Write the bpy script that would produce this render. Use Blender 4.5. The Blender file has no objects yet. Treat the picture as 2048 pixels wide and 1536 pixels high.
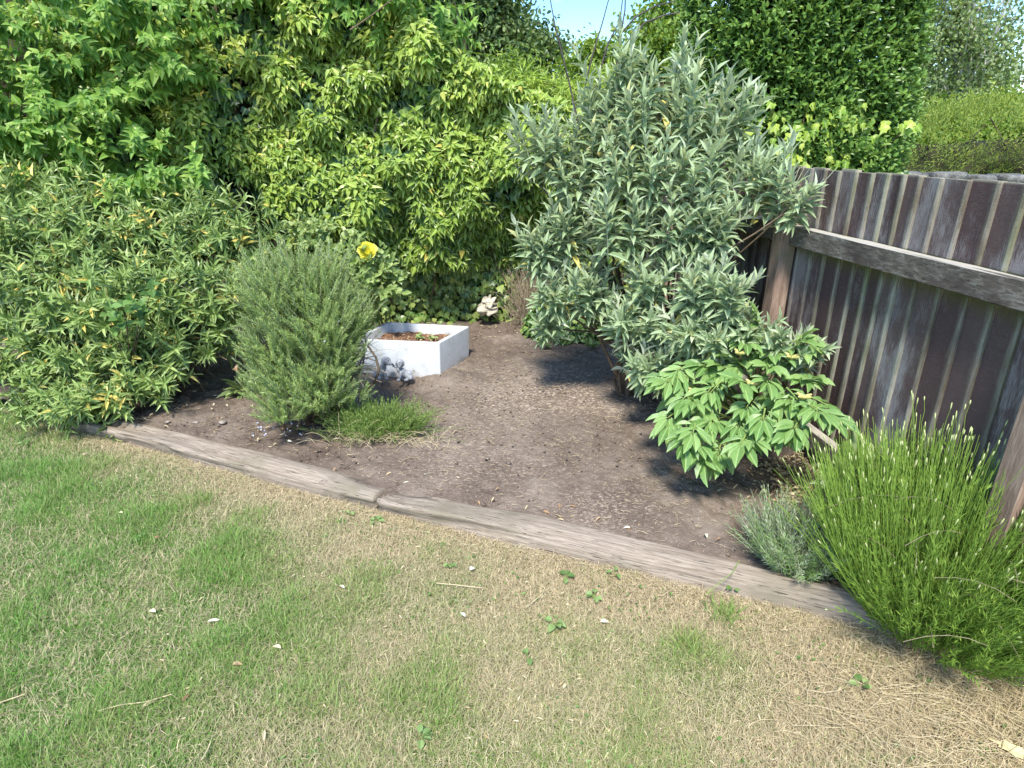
import bpy, bmesh, math
import numpy as np
from mathutils import Vector

# ------------------------------------------------------------------ camera, sky, sun, exposure
sc = bpy.context.scene
COL = sc.collection
FPX, PITCH, HC = 1230.0, math.atan(487 / 1230.0), 1.62
cam = bpy.data.cameras.new('camera'); cam_o = bpy.data.objects.new('camera', cam); COL.objects.link(cam_o)
cam.sensor_width = 36.0; cam.lens = 36.0 * FPX / 2048.0; cam.clip_end = 2000; cam.clip_start = 0.05
cam_o.location = (0, 0, HC); cam_o.rotation_euler = (math.pi / 2 - PITCH, 0, 0)
sc.camera = cam_o

SUN_EL, SUN_AZ = math.radians(57), math.radians(191)          # azimuth clockwise from +Y
w = bpy.data.worlds.new('World'); sc.world = w; w.use_nodes = True
nt = w.node_tree; nt.nodes.clear()
sky = nt.nodes.new('ShaderNodeTexSky'); sky.sky_type = 'NISHITA'; sky.sun_disc = False
sky.sun_elevation = SUN_EL; sky.sun_rotation = SUN_AZ; sky.air_density = 1.0; sky.dust_density = 0.6; sky.ozone_density = 1.4
tc = nt.nodes.new('ShaderNodeTexCoord')
mp = nt.nodes.new('ShaderNodeMapping'); mp.inputs['Scale'].default_value = (1.6, 1.6, 5.0)
nz = nt.nodes.new('ShaderNodeTexNoise'); nz.inputs['Scale'].default_value = 1.5; nz.inputs['Detail'].default_value = 7; nz.inputs['Roughness'].default_value = 0.6
rp = nt.nodes.new('ShaderNodeValToRGB'); rp.color_ramp.elements[0].position = 0.53; rp.color_ramp.elements[1].position = 0.85
mx = nt.nodes.new('ShaderNodeMix'); mx.data_type = 'RGBA'; mx.inputs[7].default_value = (6.5, 6.9, 7.3, 1)
bg = nt.nodes.new('ShaderNodeBackground'); bg.inputs['Strength'].default_value = 0.15
wo = nt.nodes.new('ShaderNodeOutputWorld')
nt.links.new(tc.outputs['Generated'], mp.inputs[0]); nt.links.new(mp.outputs[0], nz.inputs['Vector']); nt.links.new(nz.outputs['Fac'], rp.inputs[0])
nt.links.new(rp.outputs[0], mx.inputs[0]); hs = nt.nodes.new('ShaderNodeHueSaturation'); hs.inputs['Saturation'].default_value = 1.35; hs.inputs['Value'].default_value = .85; nt.links.new(sky.outputs[0], hs.inputs['Color']); nt.links.new(hs.outputs[0], mx.inputs[6]); nt.links.new(mx.outputs[2], bg.inputs[0]); nt.links.new(bg.outputs[0], wo.inputs[0])

sun = bpy.data.lights.new('sun', 'SUN'); sun.energy = 2.7; sun.angle = math.radians(10); sun.color = (1.0, 0.95, 0.86)
sun_o = bpy.data.objects.new('sun', sun); COL.objects.link(sun_o)
sd = Vector((math.sin(SUN_AZ) * math.cos(SUN_EL), math.cos(SUN_AZ) * math.cos(SUN_EL), math.sin(SUN_EL)))
sun_o.rotation_euler = sd.to_track_quat('Z', 'Y').to_euler(); sun_o.location = (3, -4, 6)
sc.view_settings.view_transform = 'Standard'; sc.view_settings.look = 'None'; sc.view_settings.gamma = 1
sc.view_settings.exposure = 1.4
sc.cycles.max_bounces = 8; sc.cycles.transparent_max_bounces = 4; sc.cycles.transmission_bounces = 6

# ------------------------------------------------------------------ helpers
def ray(px, py):
    u = (px - 1024) / FPX; v = -(py - 768) / FPX
    return np.array([u, math.cos(PITCH) + v * math.sin(PITCH), -math.sin(PITCH) + v * math.cos(PITCH)])
def at(px, py, Y):                                    # the point at depth Y seen at a pixel of the photograph
    r = ray(px, py); return r * (Y / r[1]) + np.array([0, 0, HC])
def on(px, py, z=0.0):                                # the point of height z seen there
    r = ray(px, py); return r * ((z - HC) / r[2]) + np.array([0, 0, HC])

def nrm(a):
    return a / np.maximum(np.linalg.norm(a, axis=-1, keepdims=True), 1e-9)

_T = {}
def _lat(seed):
    if seed not in _T: _T[seed] = np.random.RandomState(seed).rand(64, 64, 64).astype(np.float32) if len(_T) < 8 else list(_T.values())[seed % 8]
    return _T[seed]
def vnoise(p, s, seed=1):                             # value noise, 0..1; p (...,3)
    t = _lat(seed); q = np.asarray(p) * s + 1000.0; i = np.floor(q).astype(int); f = q - i; f = f * f * (3 - 2 * f)
    r = 0
    for a in (0, 1):
        for b in (0, 1):
            for c in (0, 1):
                wgt = (f[..., 0] if a else 1 - f[..., 0]) * (f[..., 1] if b else 1 - f[..., 1]) * (f[..., 2] if c else 1 - f[..., 2])
                r = r + wgt * t[(i[..., 0] + a) % 64, (i[..., 1] + b) % 64, (i[..., 2] + c) % 64]
    return r
def fbm(p, s, o=4, seed=1):
    r = 0; a = 1; n = 0
    for k in range(o):
        r = r + a * vnoise(p, s * 2 ** k, (seed + k) % 8); n += a; a *= .5
    return r / n
def P3(x, y, z=0):
    x = np.asarray(x, float); return np.stack([x, np.broadcast_to(y, x.shape), np.broadcast_to(z, x.shape)], -1)

def tag(o, label=None, cat=None, group=None, kind=None):
    if label: o['label'] = label
    if cat: o['category'] = cat
    if group: o['group'] = group
    if kind: o['kind'] = kind
    return o
def thing(name, label, cat, loc=(0, 0, 0), group=None):
    o = bpy.data.objects.new(name, None); COL.objects.link(o); o.location = tuple(float(c) for c in loc); o.empty_display_size = .05
    return tag(o, label, cat, group)
def origin(o):
    v = np.zeros(3)
    while o is not None: v = v + np.array(o.location); o = o.parent
    return v
def mesh_np(name, V, F, mat, parent=None, col=None, uv=None, smooth=False):
    """V (n,3) world, F (m,3|4) ints -> one object; col (n,3) point colours, uv (m*k,2)"""
    V = np.asarray(V, np.float32) - (origin(parent) if parent is not None else 0); F = np.asarray(F, np.int32)
    me = bpy.data.meshes.new(name); k = F.shape[1]
    me.vertices.add(len(V)); me.vertices.foreach_set('co', V.astype(np.float32).ravel())
    me.loops.add(F.size); me.loops.foreach_set('vertex_index', F.ravel())
    me.polygons.add(len(F)); me.polygons.foreach_set('loop_start', np.arange(0, F.size, k, dtype=np.int32))
    me.update(calc_edges=True)
    if not smooth: me.shade_flat()
    if col is not None:
        a = me.attributes.new('col', 'FLOAT_COLOR', 'POINT'); c = np.ones((len(V), 4), np.float32); c[:, :3] = col; a.data.foreach_set('color', c.ravel())
    if uv is not None:
        u = me.uv_layers.new(name='UVMap'); u.data.foreach_set('uv', np.asarray(uv, np.float32).ravel())
    me.materials.append(mat)
    o = bpy.data.objects.new(name, me); COL.objects.link(o); o.parent = parent
    return o

# leaf templates: (verts (k,3): x across -.5...5, y along 0..1, z out of the leaf), tris
def rows(rs, fold=.18, curl=.25, stalk=0.0):
    V = [(0, 0, 0, 0)]; F = []
    for y, h in rs:
        z = -curl * y * y
        V += [(-h, y, z, fold * h), (0, y, z, 0), (h, y, z, fold * h)]
    V.append((0, 1, -curl, 0)); n = len(rs)
    F += [(0, 2, 1), (0, 3, 2)]
    for i in range(n - 1):
        a = 1 + 3 * i; b = a + 3
        F += [(a, a + 1, b + 1), (a, b + 1, b), (a + 1, a + 2, b + 2), (a + 1, b + 2, b + 1)]
    a = 1 + 3 * (n - 1); t = len(V) - 1
    F += [(a, a + 1, t), (a + 1, a + 2, t)]
    return np.array(V, float), np.array(F)
OVATE = rows([(.12, .32), (.32, .5), (.62, .33)], .7, .38)
HEART = rows([(.06, .38), (.3, .5), (.65, .3)], .45, .3)
OVAL = rows([(.2, .42), (.5, .5), (.8, .32)], .5, .18)
LANCE = rows([(.2, .42), (.5, .5), (.78, .27)], .7, .28)
PEONY = rows([(.18, .25), (.45, .48), (.68, .5), (.86, .28)], .6, .3)
NEEDLE = (np.array([(0, 0, 0), (-.5, .4, -.02), (.5, .4, -.02), (0, 1, -.12)], float), np.array([(0, 2, 1), (1, 2, 3)]))
FLAKE = (np.array([(0, 0, 0), (-.5, .45, .08), (.5, .45, .08), (0, 1, -.1)], float), np.array([(0, 2, 1), (1, 2, 3)]))
_o = [(.0, 0), (.22, -.04), (.5, .12), (.36, .38), (.42, .62), (.17, .62), (0, 1)]
_iv = [(0, .34, .0)] + [(x, y, .1 * x - .22 * y * y) for x, y in _o] + [(-x, y, .1 * x - .22 * y * y) for x, y in _o[-2:0:-1]]
IVY = (np.array(_iv, float), np.array([(0, 1 + (i + 1) % 12, 1 + i) for i in range(12)])[:, ::-1].copy())

def leaves(name, P, D, N, L, Wd, tmpl, mat, parent, R=None, rs=None):
    """one mesh of all leaves: P base, D direction, N facing, L length, Wd width, R (n,) tone 0..1"""
    P = np.asarray(P, float); n = len(P); T = nrm(np.asarray(D, float)); N = np.asarray(N, float)
    Nn = nrm(N - (N * T).sum(-1, keepdims=True) * T); S = np.cross(T, Nn)
    tv, tf = tmpl; k = len(tv)
    if tv.shape[1] == 3: tv = np.column_stack([tv, np.zeros(k)])
    L = np.broadcast_to(L, (n,)); Wd = np.broadcast_to(Wd, (n,))
    V = P[:, None] + tv[None, :, 0, None] * Wd[:, None, None] * S[:, None] + (tv[None, :, 1, None] * T[:, None] + tv[None, :, 2, None] * Nn[:, None]) * L[:, None, None] + tv[None, :, 3, None] * Nn[:, None] * Wd[:, None, None]
    F = tf[None] + (np.arange(n) * k)[:, None, None]
    if R is None: R = np.random.RandomState(len(P)).rand(n)
    C = np.zeros((n, k, 3)); C[..., 0] = np.clip(R, 0, 1)[:, None]; C[..., 1] = np.abs(tv[None, :, 0]) * 2; C[..., 2] = tv[None, :, 1]
    return mesh_np(name, V.reshape(-1, 3), F.reshape(-1, 3), mat, parent, C.reshape(-1, 3))

def tube_np(paths, radii, sides=5):
    """paths (n,k,3), radii (n,k) or (k,)"""
    Q = np.asarray(paths, float); n, k, _ = Q.shape; radii = np.broadcast_to(radii, (n, k))
    T = np.empty_like(Q); T[:, 1:-1] = Q[:, 2:] - Q[:, :-2]; T[:, 0] = Q[:, 1] - Q[:, 0]; T[:, -1] = Q[:, -1] - Q[:, -2]; T = nrm(T)
    ref = np.where(np.abs(T[..., 2:3]) > .8, np.array([1., 0, 0]), np.array([0, 0, 1.])); A = nrm(np.cross(T, ref)); B = np.cross(T, A)
    th = np.arange(sides) / sides * 2 * np.pi
    V = Q[:, :, None] + radii[:, :, None, None] * (A[:, :, None] * np.cos(th)[None, None, :, None] + B[:, :, None] * np.sin(th)[None, None, :, None])
    i = np.arange(k - 1)[:, None] * sides; j = np.arange(sides)[None]; jn = (j + 1) % sides
    f = np.stack([i + j, i + jn, i + sides + jn, i + sides + j], -1).reshape(-1, 4)
    F = f[None] + (np.arange(n) * k * sides)[:, None, None]
    return V.reshape(-1, 3), F.reshape(-1, 4)
def tubes(name, paths, radii, mat, parent, sides=5):
    if isinstance(paths, list):
        VV, FF, o = [], [], 0
        for p, r in zip(paths, radii):
            V, F = tube_np(np.asarray(p)[None], np.asarray(r)[None], sides); VV.append(V); FF.append(F + o); o += len(V)
        V, F = np.concatenate(VV), np.concatenate(FF)
    else: V, F = tube_np(paths, radii, sides)
    return mesh_np(name, V, F, mat, parent, smooth=True)
def curve(a, b, bend, k=6, rs=None, wob=0.0):
    t = np.linspace(0, 1, k)[:, None]; a = np.asarray(a, float); b = np.asarray(b, float)
    p = a + (b - a) * t + np.asarray(bend) * (4 * t * (1 - t))
    if wob and rs is not None: p[1:-1] += rs.normal(0, wob, (k - 2, 3))
    return p
def rdir(rs, n):
    return nrm(rs.normal(size=(n, 3)))

# ------------------------------------------------------------------ materials
def newmat(name):
    m = bpy.data.materials.new(name); m.use_nodes = True; t = m.node_tree; t.nodes.clear()
    return m, t, (lambda k, **kw: _node(t, k, kw))
def _node(t, k, kw):
    n = t.nodes.new('ShaderNode' + k)
    for a, v in kw.items(): setattr(n, a, v)
    return n
def ramp(t, stops):
    r = t.nodes.new('ShaderNodeValToRGB'); e = r.color_ramp.elements
    while len(e) < len(stops): e.new(.5)
    for el, (p, c) in zip(e, stops): el.position = p; el.color = (*c, 1)
    return r
def leaf_mat(name, stops, rough=.45, trans=.3, back=None, rib=None, spec=.5, tint=(1.25, 1.2, .5)):
    m, t, N = newmat(name); lk = t.links.new
    at_ = N('Attribute', attribute_name='col'); sp = N('SeparateColor'); lk(at_.outputs['Color'], sp.inputs[0])
    r = ramp(t, stops); lk(sp.outputs[0], r.inputs[0]); c = r.outputs[0]
    nz = N('TexNoise'); nz.inputs['Scale'].default_value = 60; nz.inputs['Detail'].default_value = 2
    hv = N('HueSaturation'); mr = N('MapRange'); mr.inputs[3].default_value = .8; mr.inputs[4].default_value = 1.2
    lk(nz.outputs['Fac'], mr.inputs[0]); lk(mr.outputs[0], hv.inputs['Value']); lk(c, hv.inputs['Color']); c = hv.outputs[0]
    if rib:
        rr = ramp(t, [(0, (1, 1, 1)), (.22, (0, 0, 0))]); lk(sp.outputs[1], rr.inputs[0])
        mm = N('Mix', data_type='RGBA'); mm.inputs[7].default_value = (*rib, 1); lk(rr.outputs[0], mm.inputs[0]); lk(c, mm.inputs[6])
        c = mm.outputs[2]
    if back:
        g = N('NewGeometry'); mm = N('Mix', data_type='RGBA'); mm.inputs[7].default_value = (*back, 1)
        lk(g.outputs['Backfacing'], mm.inputs[0]); lk(c, mm.inputs[6]); c = mm.outputs[2]
    p = N('BsdfPrincipled'); lk(c, p.inputs['Base Color']); p.inputs['Roughness'].default_value = rough; p.inputs['Specular IOR Level'].default_value = spec
    tr = N('BsdfTranslucent'); mu = N('Mix', data_type='RGBA', blend_type='MULTIPLY'); mu.inputs[0].default_value = 1; mu.inputs[7].default_value = (*tint, 1)
    lk(c, mu.inputs[6]); lk(mu.outputs[2], tr.inputs[0])
    ms = N('MixShader'); ms.inputs[0].default_value = trans; lk(p.outputs[0], ms.inputs[1]); lk(tr.outputs[0], ms.inputs[2])
    o = N('OutputMaterial'); lk(ms.outputs[0], o.inputs[0]); return m
def rough_mat(name, stops, scale=8, detail=6, rough=.9, bump=.3, bscale=40, stretch=(1, 1, 1), dist=.01, spec=.3):
    m, t, N = newmat(name); lk = t.links.new
    tc = N('TexCoord'); mp = N('Mapping'); mp.inputs['Scale'].default_value = stretch; lk(tc.outputs['Object'], mp.inputs[0])
    nz = N('TexNoise'); nz.inputs['Scale'].default_value = scale; nz.inputs['Detail'].default_value = detail; nz.inputs['Roughness'].default_value = .65; lk(mp.outputs[0], nz.inputs['Vector'])
    r = ramp(t, stops); lk(nz.outputs['Fac'], r.inputs[0])
    n2 = N('TexNoise'); n2.inputs['Scale'].default_value = bscale; n2.inputs['Detail'].default_value = 5; lk(mp.outputs[0], n2.inputs['Vector'])
    b = N('Bump'); b.inputs['Strength'].default_value = bump; b.inputs['Distance'].default_value = dist; lk(n2.outputs['Fac'], b.inputs['Height'])
    p = N('BsdfPrincipled'); lk(r.outputs[0], p.inputs['Base Color']); p.inputs['Roughness'].default_value = rough; p.inputs['Specular IOR Level'].default_value = spec
    lk(b.outputs[0], p.inputs['Normal']); o = N('OutputMaterial'); lk(p.outputs[0], o.inputs[0]); return m

M = {}
M['ivy_adult'] = leaf_mat('ivy_adult', [(0, (.05, .10, .014)), (.3, (.16, .27, .03)), (.65, (.35, .48, .075)), (.9, (.52, .60, .14)), (1, (.62, .5, .1))], .36, .32, back=(.27, .37, .10), rib=(.5, .6, .22), spec=.45, tint=(1.2, 1.15, .4))
M['ivy_dark'] = leaf_mat('ivy_dark', [(0, (.02, .06, .016)), (.5, (.07, .16, .03)), (.85, (.23, .34, .07)), (1, (.4, .48, .12))], .34, .2, back=(.13, .19, .06), rib=(.28, .38, .15), spec=.45, tint=(1.1, 1.2, .4))
M['climber'] = leaf_mat('climber', [(0, (.06, .16, .022)), (.5, (.16, .31, .045)), (.85, (.29, .44, .08)), (1, (.42, .54, .12))], .5, .32, back=(.2, .33, .1), rib=(.28, .42, .13), spec=.3, tint=(1.15, 1.2, .4))
M['lance'] = leaf_mat('lance', [(0, (.07, .13, .035)), (.45, (.22, .33, .085)), (.8, (.40, .50, .17)), (.91, (.52, .56, .2)), (.92, (.66, .56, .15)), (1, (.72, .53, .12))], .4, .25, back=(.3, .38, .15), rib=(.44, .52, .24), spec=.4, tint=(1.1, 1.15, .5))
M['rosemary'] = leaf_mat('rosemary', [(0, (.08, .14, .03)), (.5, (.25, .36, .10)), (.85, (.40, .50, .19)), (1, (.50, .57, .32))], .5, .25, back=(.36, .43, .22), spec=.3)
M['rose'] = leaf_mat('rose', [(0, (.11, .19, .045)), (.6, (.27, .38, .11)), (1, (.46, .54, .22))], .4, .3, back=(.3, .36, .18), rib=(.4, .48, .24))
M['buddleia'] = leaf_mat('buddleia', [(0, (.12, .19, .08)), (.5, (.28, .38, .19)), (.85, (.44, .53, .33)), (.93, (.58, .64, .48)), (.955, (.5, .48, .17)), (1, (.66, .56, .15))], .65, .2, back=(.54, .59, .44), rib=(.48, .55, .38), spec=.2, tint=(1.1, 1.12, .6))
M['peony'] = leaf_mat('peony', [(0, (.09, .20, .045)), (.5, (.18, .315, .09)), (1, (.30, .44, .15))], .42, .25, back=(.26, .38, .17), rib=(.34, .48, .19), spec=.4)
M['lavender'] = leaf_mat('lavender', [(0, (.035, .09, .015)), (.5, (.13, .24, .035)), (1, (.31, .44, .08))], .5, .25, back=(.2, .32, .08), spec=.3)
M['silver'] = leaf_mat('silver', [(0, (.10, .2, .04)), (.6, (.22, .34, .12)), (1, (.42, .46, .32))], .6, .15, back=(.33, .4, .24), spec=.3)
M['privet'] = leaf_mat('privet', [(0, (.04, .10, .018)), (.5, (.12, .24, .04)), (.9, (.24, .38, .08)), (1, (.36, .48, .11))], .36, .25, back=(.18, .29, .09), rib=(.24, .36, .12), spec=.35)
M['golden'] = leaf_mat('golden', [(0, (.2, .36, .04)), (1, (.50, .60, .10))], .4, .35, back=(.35, .46, .12), rib=(.52, .62, .22), spec=.3)
M['fern'] = leaf_mat('fern', [(0, (.07, .14, .025)), (.6, (.17, .28, .05)), (1, (.33, .43, .13))], .5, .3)
M['birch'] = leaf_mat('birch', [(0, (.15, .22, .08)), (.6, (.28, .37, .16)), (1, (.42, .47, .27))], .5, .4, spec=.3)
M['far_tree'] = leaf_mat('far_tree', [(0, (.05, .10, .03)), (.6, (.13, .2, .06)), (1, (.27, .34, .12))], .5, .3)
M['far_light'] = leaf_mat('far_light', [(0, (.10, .2, .03)), (.6, (.22, .33, .05)), (1, (.4, .46, .08))], .5, .4)
M['conifer'] = leaf_mat('conifer', [(0, (.07, .13, .02)), (.6, (.24, .32, .04)), (1, (.45, .47, .08))], .6, .3)
M['conifer_dark'] = leaf_mat('conifer_dark', [(0, (.015, .045, .012)), (1, (.06, .13, .03))], .6, .2)
M['petal'] = leaf_mat('petal', [(0, (.86, .80, .06)), (1, (.92, .90, .25))], .5, .25, tint=(1, 1, .5))
M['pod'] = rough_mat('pod', [(.3, (.42, .40, .13)), (.7, (.62, .52, .2))], 60, rough=.6)
M['twig'] = rough_mat('twig', [(.3, (.09, .06, .04)), (.7, (.20, .15, .10))], 30)
M['twig_pale'] = rough_mat('twig_pale', [(.3, (.26, .21, .14)), (.7, (.46, .38, .27))], 30)
M['stem_green'] = rough_mat('stem_green', [(.3, (.16, .25, .06)), (.7, (.28, .36, .10))], 30, rough=.6)
M['stem_grey'] = rough_mat('stem_grey', [(.3, (.26, .31, .2)), (.7, (.42, .45, .33))], 30)
M['stem_dark'] = rough_mat('stem_dark', [(.3, (.05, .04, .045)), (.7, (.13, .10, .10))], 30)
M['bark'] = rough_mat('bark', [(.3, (.07, .05, .035)), (.7, (.18, .14, .10))], 20, bump=.8, stretch=(1, 1, .2))
M['bark_white'] = rough_mat('bark_white', [(.35, (.12, .11, .10)), (.5, (.55, .54, .5))], 3, stretch=(1, 1, 3))
M['straw'] = rough_mat('straw', [(.3, (.42, .33, .18)), (.7, (.66, .56, .36))], 50)
M['stone_wall'] = rough_mat('stone_wall', [(.3, (.05, .05, .045)), (.5, (.15, .148, .138)), (.7, (.28, .28, .265))], 11, bump=.9, dist=.02)
M['stone'] = rough_mat('stone', [(.25, (.2, .16, .13)), (.75, (.42, .36, .31))], 25, bump=.5)
M['pale_stone'] = rough_mat('pale_stone', [(.3, (.42, .37, .27)), (.7, (.72, .67, .54))], 14, bump=.8, bscale=18, stretch=(1, 1, 5))
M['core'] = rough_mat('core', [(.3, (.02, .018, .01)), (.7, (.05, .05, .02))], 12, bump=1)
M['pink'] = leaf_mat('pink', [(0, (.45, .06, .25)), (1, (.7, .2, .45))], .5, .3, tint=(1, .8, 1))
M['blueflower'] = leaf_mat('blueflower', [(0, (.45, .5, .7)), (1, (.7, .72, .85))], .5, .3, tint=(1, 1, 1))
M['dryleaf'] = leaf_mat('dryleaf', [(0, (.33, .19, .10)), (.4, (.50, .40, .22)), (.8, (.66, .58, .38)), (1, (.76, .73, .60))], .6, .15, tint=(1.1, 1, .7))
M['yellowleaf'] = leaf_mat('yellowleaf', [(0, (.75, .6, .3)), (1, (.8, .68, .38))], .6, .15, tint=(1.1, 1, .7))
M['greenleaf'] = leaf_mat('greenleaf', [(0, (.06, .14, .03)), (1, (.2, .32, .09))], .5, .2, spec=.3)

def grass_mat():
    m, t, N = newmat('grass_blades'); lk = t.links.new
    a = N('Attribute', attribute_name='col'); sp = N('SeparateColor'); lk(a.outputs['Color'], sp.inputs[0])
    r = ramp(t, [(0, (.60, .49, .31)), (.25, (.54, .47, .28)), (.45, (.36, .38, .16)), (.7, (.24, .36, .08)), (1, (.15, .31, .05))]); lk(sp.outputs[0], r.inputs[0])
    h = N('HueSaturation'); mr = N('MapRange'); mr.inputs[3].default_value = .65; mr.inputs[4].default_value = 1.35; lk(sp.outputs[2], mr.inputs[0]); lk(mr.outputs[0], h.inputs['Value']); lk(r.outputs[0], h.inputs['Color'])
    p = N('BsdfPrincipled'); lk(h.outputs[0], p.inputs['Base Color']); p.inputs['Roughness'].default_value = .5
    tr = N('BsdfTranslucent'); lk(h.outputs[0], tr.inputs[0]); ms = N('MixShader'); ms.inputs[0].default_value = .3; lk(p.outputs[0], ms.inputs[1]); lk(tr.outputs[0], ms.inputs[2])
    o = N('OutputMaterial'); lk(ms.outputs[0], o.inputs[0]); return m
M['grass'] = grass_mat()

def soil_mat():
    m, t, N = newmat('soil'); lk = t.links.new
    tc = N('TexCoord'); a = N('Attribute', attribute_name='col'); sp = N('SeparateColor'); lk(a.outputs['Color'], sp.inputs[0])
    n1 = N('TexNoise'); n1.inputs['Scale'].default_value = 3.2; n1.inputs['Detail'].default_value = 9; n1.inputs['Roughness'].default_value = .72; lk(tc.outputs['Object'], n1.inputs['Vector'])
    r = ramp(t, [(.28, (.085, .063, .049)), (.5, (.155, .12, .094)), (.72, (.25, .205, .165))]); lk(n1.outputs['Fac'], r.inputs[0])
    # fine rows of raised crumbs in the raked middle, with pale dry tops
    mp = N('Mapping'); mp.inputs['Scale'].default_value = (30, 95, 30); lk(tc.outputs['Object'], mp.inputs[0])
    n0 = N('TexNoise'); n0.inputs['Scale'].default_value = 5; n0.inputs['Detail'].default_value = 3; lk(tc.outputs['Object'], n0.inputs['Vector'])
    va = N('VectorMath', operation='MULTIPLY_ADD'); va.inputs[1].default_value = (1.8, 1.8, 0); lk(n0.outputs['Color'], va.inputs[0]); lk(mp.outputs[0], va.inputs[2])
    vo = N('TexNoise'); vo.inputs['Scale'].default_value = 1.6; vo.inputs['Detail'].default_value = 4; vo.inputs['Roughness'].default_value = .6; lk(va.outputs[0], vo.inputs['Vector'])
    r2 = ramp(t, [(.50, (0, 0, 0)), (.66, (1, 1, 1))]); lk(vo.outputs['Fac'], r2.inputs[0])
    mu = N('Math', operation='MULTIPLY'); lk(r2.outputs[0], mu.inputs[0]); lk(sp.outputs[0], mu.inputs[1])
    mm = N('Mix', data_type='RGBA'); mm.inputs[7].default_value = (.46, .38, .30, 1); lk(mu.outputs[0], mm.inputs[0]); lk(r.outputs[0], mm.inputs[6])
    n3 = N('TexNoise'); n3.inputs['Scale'].default_value = 130; n3.inputs['Detail'].default_value = 4; lk(tc.outputs['Object'], n3.inputs['Vector'])
    r3 = ramp(t, [(.62, (0, 0, 0)), (.7, (1, 1, 1))]); lk(n3.outputs['Fac'], r3.inputs[0])
    m2 = N('Mix', data_type='RGBA'); m2.inputs[7].default_value = (.40, .32, .25, 1); lk(r3.outputs[0], m2.inputs[0]); lk(mm.outputs[2], m2.inputs[6])
    ad = N('Math', operation='MULTIPLY_ADD'); ad.inputs[1].default_value = .8; lk(vo.outputs['Fac'], ad.inputs[0]); lk(n3.outputs['Fac'], ad.inputs[2])
    b = N('Bump'); b.inputs['Strength'].default_value = .8; b.inputs['Distance'].default_value = .008; lk(ad.outputs[0], b.inputs['Height'])
    p = N('BsdfPrincipled'); lk(m2.outputs[2], p.inputs['Base Color']); p.inputs['Roughness'].default_value = .95; p.inputs['Specular IOR Level'].default_value = .15; lk(b.outputs[0], p.inputs['Normal'])
    o = N('OutputMaterial'); lk(p.outputs[0], o.inputs[0]); return m
M['soil'] = soil_mat()
def lawn_mat():
    m, t, N = newmat('lawn'); lk = t.links.new
    a = N('Attribute', attribute_name='col'); sp = N('SeparateColor'); lk(a.outputs['Color'], sp.inputs[0]); tc = N('TexCoord')
    n = N('TexNoise'); n.inputs['Scale'].default_value = 90; n.inputs['Detail'].default_value = 6; n.inputs['Roughness'].default_value = .75; lk(tc.outputs['Object'], n.inputs['Vector'])
    r1 = ramp(t, [(.35, (.10, .075, .04)), (.6, (.30, .24, .14))]); r2 = ramp(t, [(.35, (.03, .05, .015)), (.6, (.12, .17, .05))]); lk(n.outputs['Fac'], r1.inputs[0]); lk(n.outputs['Fac'], r2.inputs[0])
    mm = N('Mix', data_type='RGBA'); lk(sp.outputs[0], mm.inputs[0]); lk(r1.outputs[0], mm.inputs[6]); lk(r2.outputs[0], mm.inputs[7])
    b = N('Bump'); b.inputs['Strength'].default_value = .9; b.inputs['Distance'].default_value = .01; lk(n.outputs['Fac'], b.inputs['Height'])
    p = N('BsdfPrincipled'); lk(mm.outputs[2], p.inputs['Base Color']); p.inputs['Roughness'].default_value = .95; lk(b.outputs[0], p.inputs['Normal']); o = N('OutputMaterial'); lk(p.outputs[0], o.inputs[0]); return m
M['lawn'] = lawn_mat() if True else rough_mat('lawn', [(.3, (.22, .19, .10)), (.5, (.34, .30, .17)), (.7, (.44, .37, .24))], 30, 6, bump=.8, bscale=120)
M['ground'] = rough_mat('ground', [(.3, (.06, .10, .03)), (.7, (.14, .18, .06))], 2)

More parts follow.
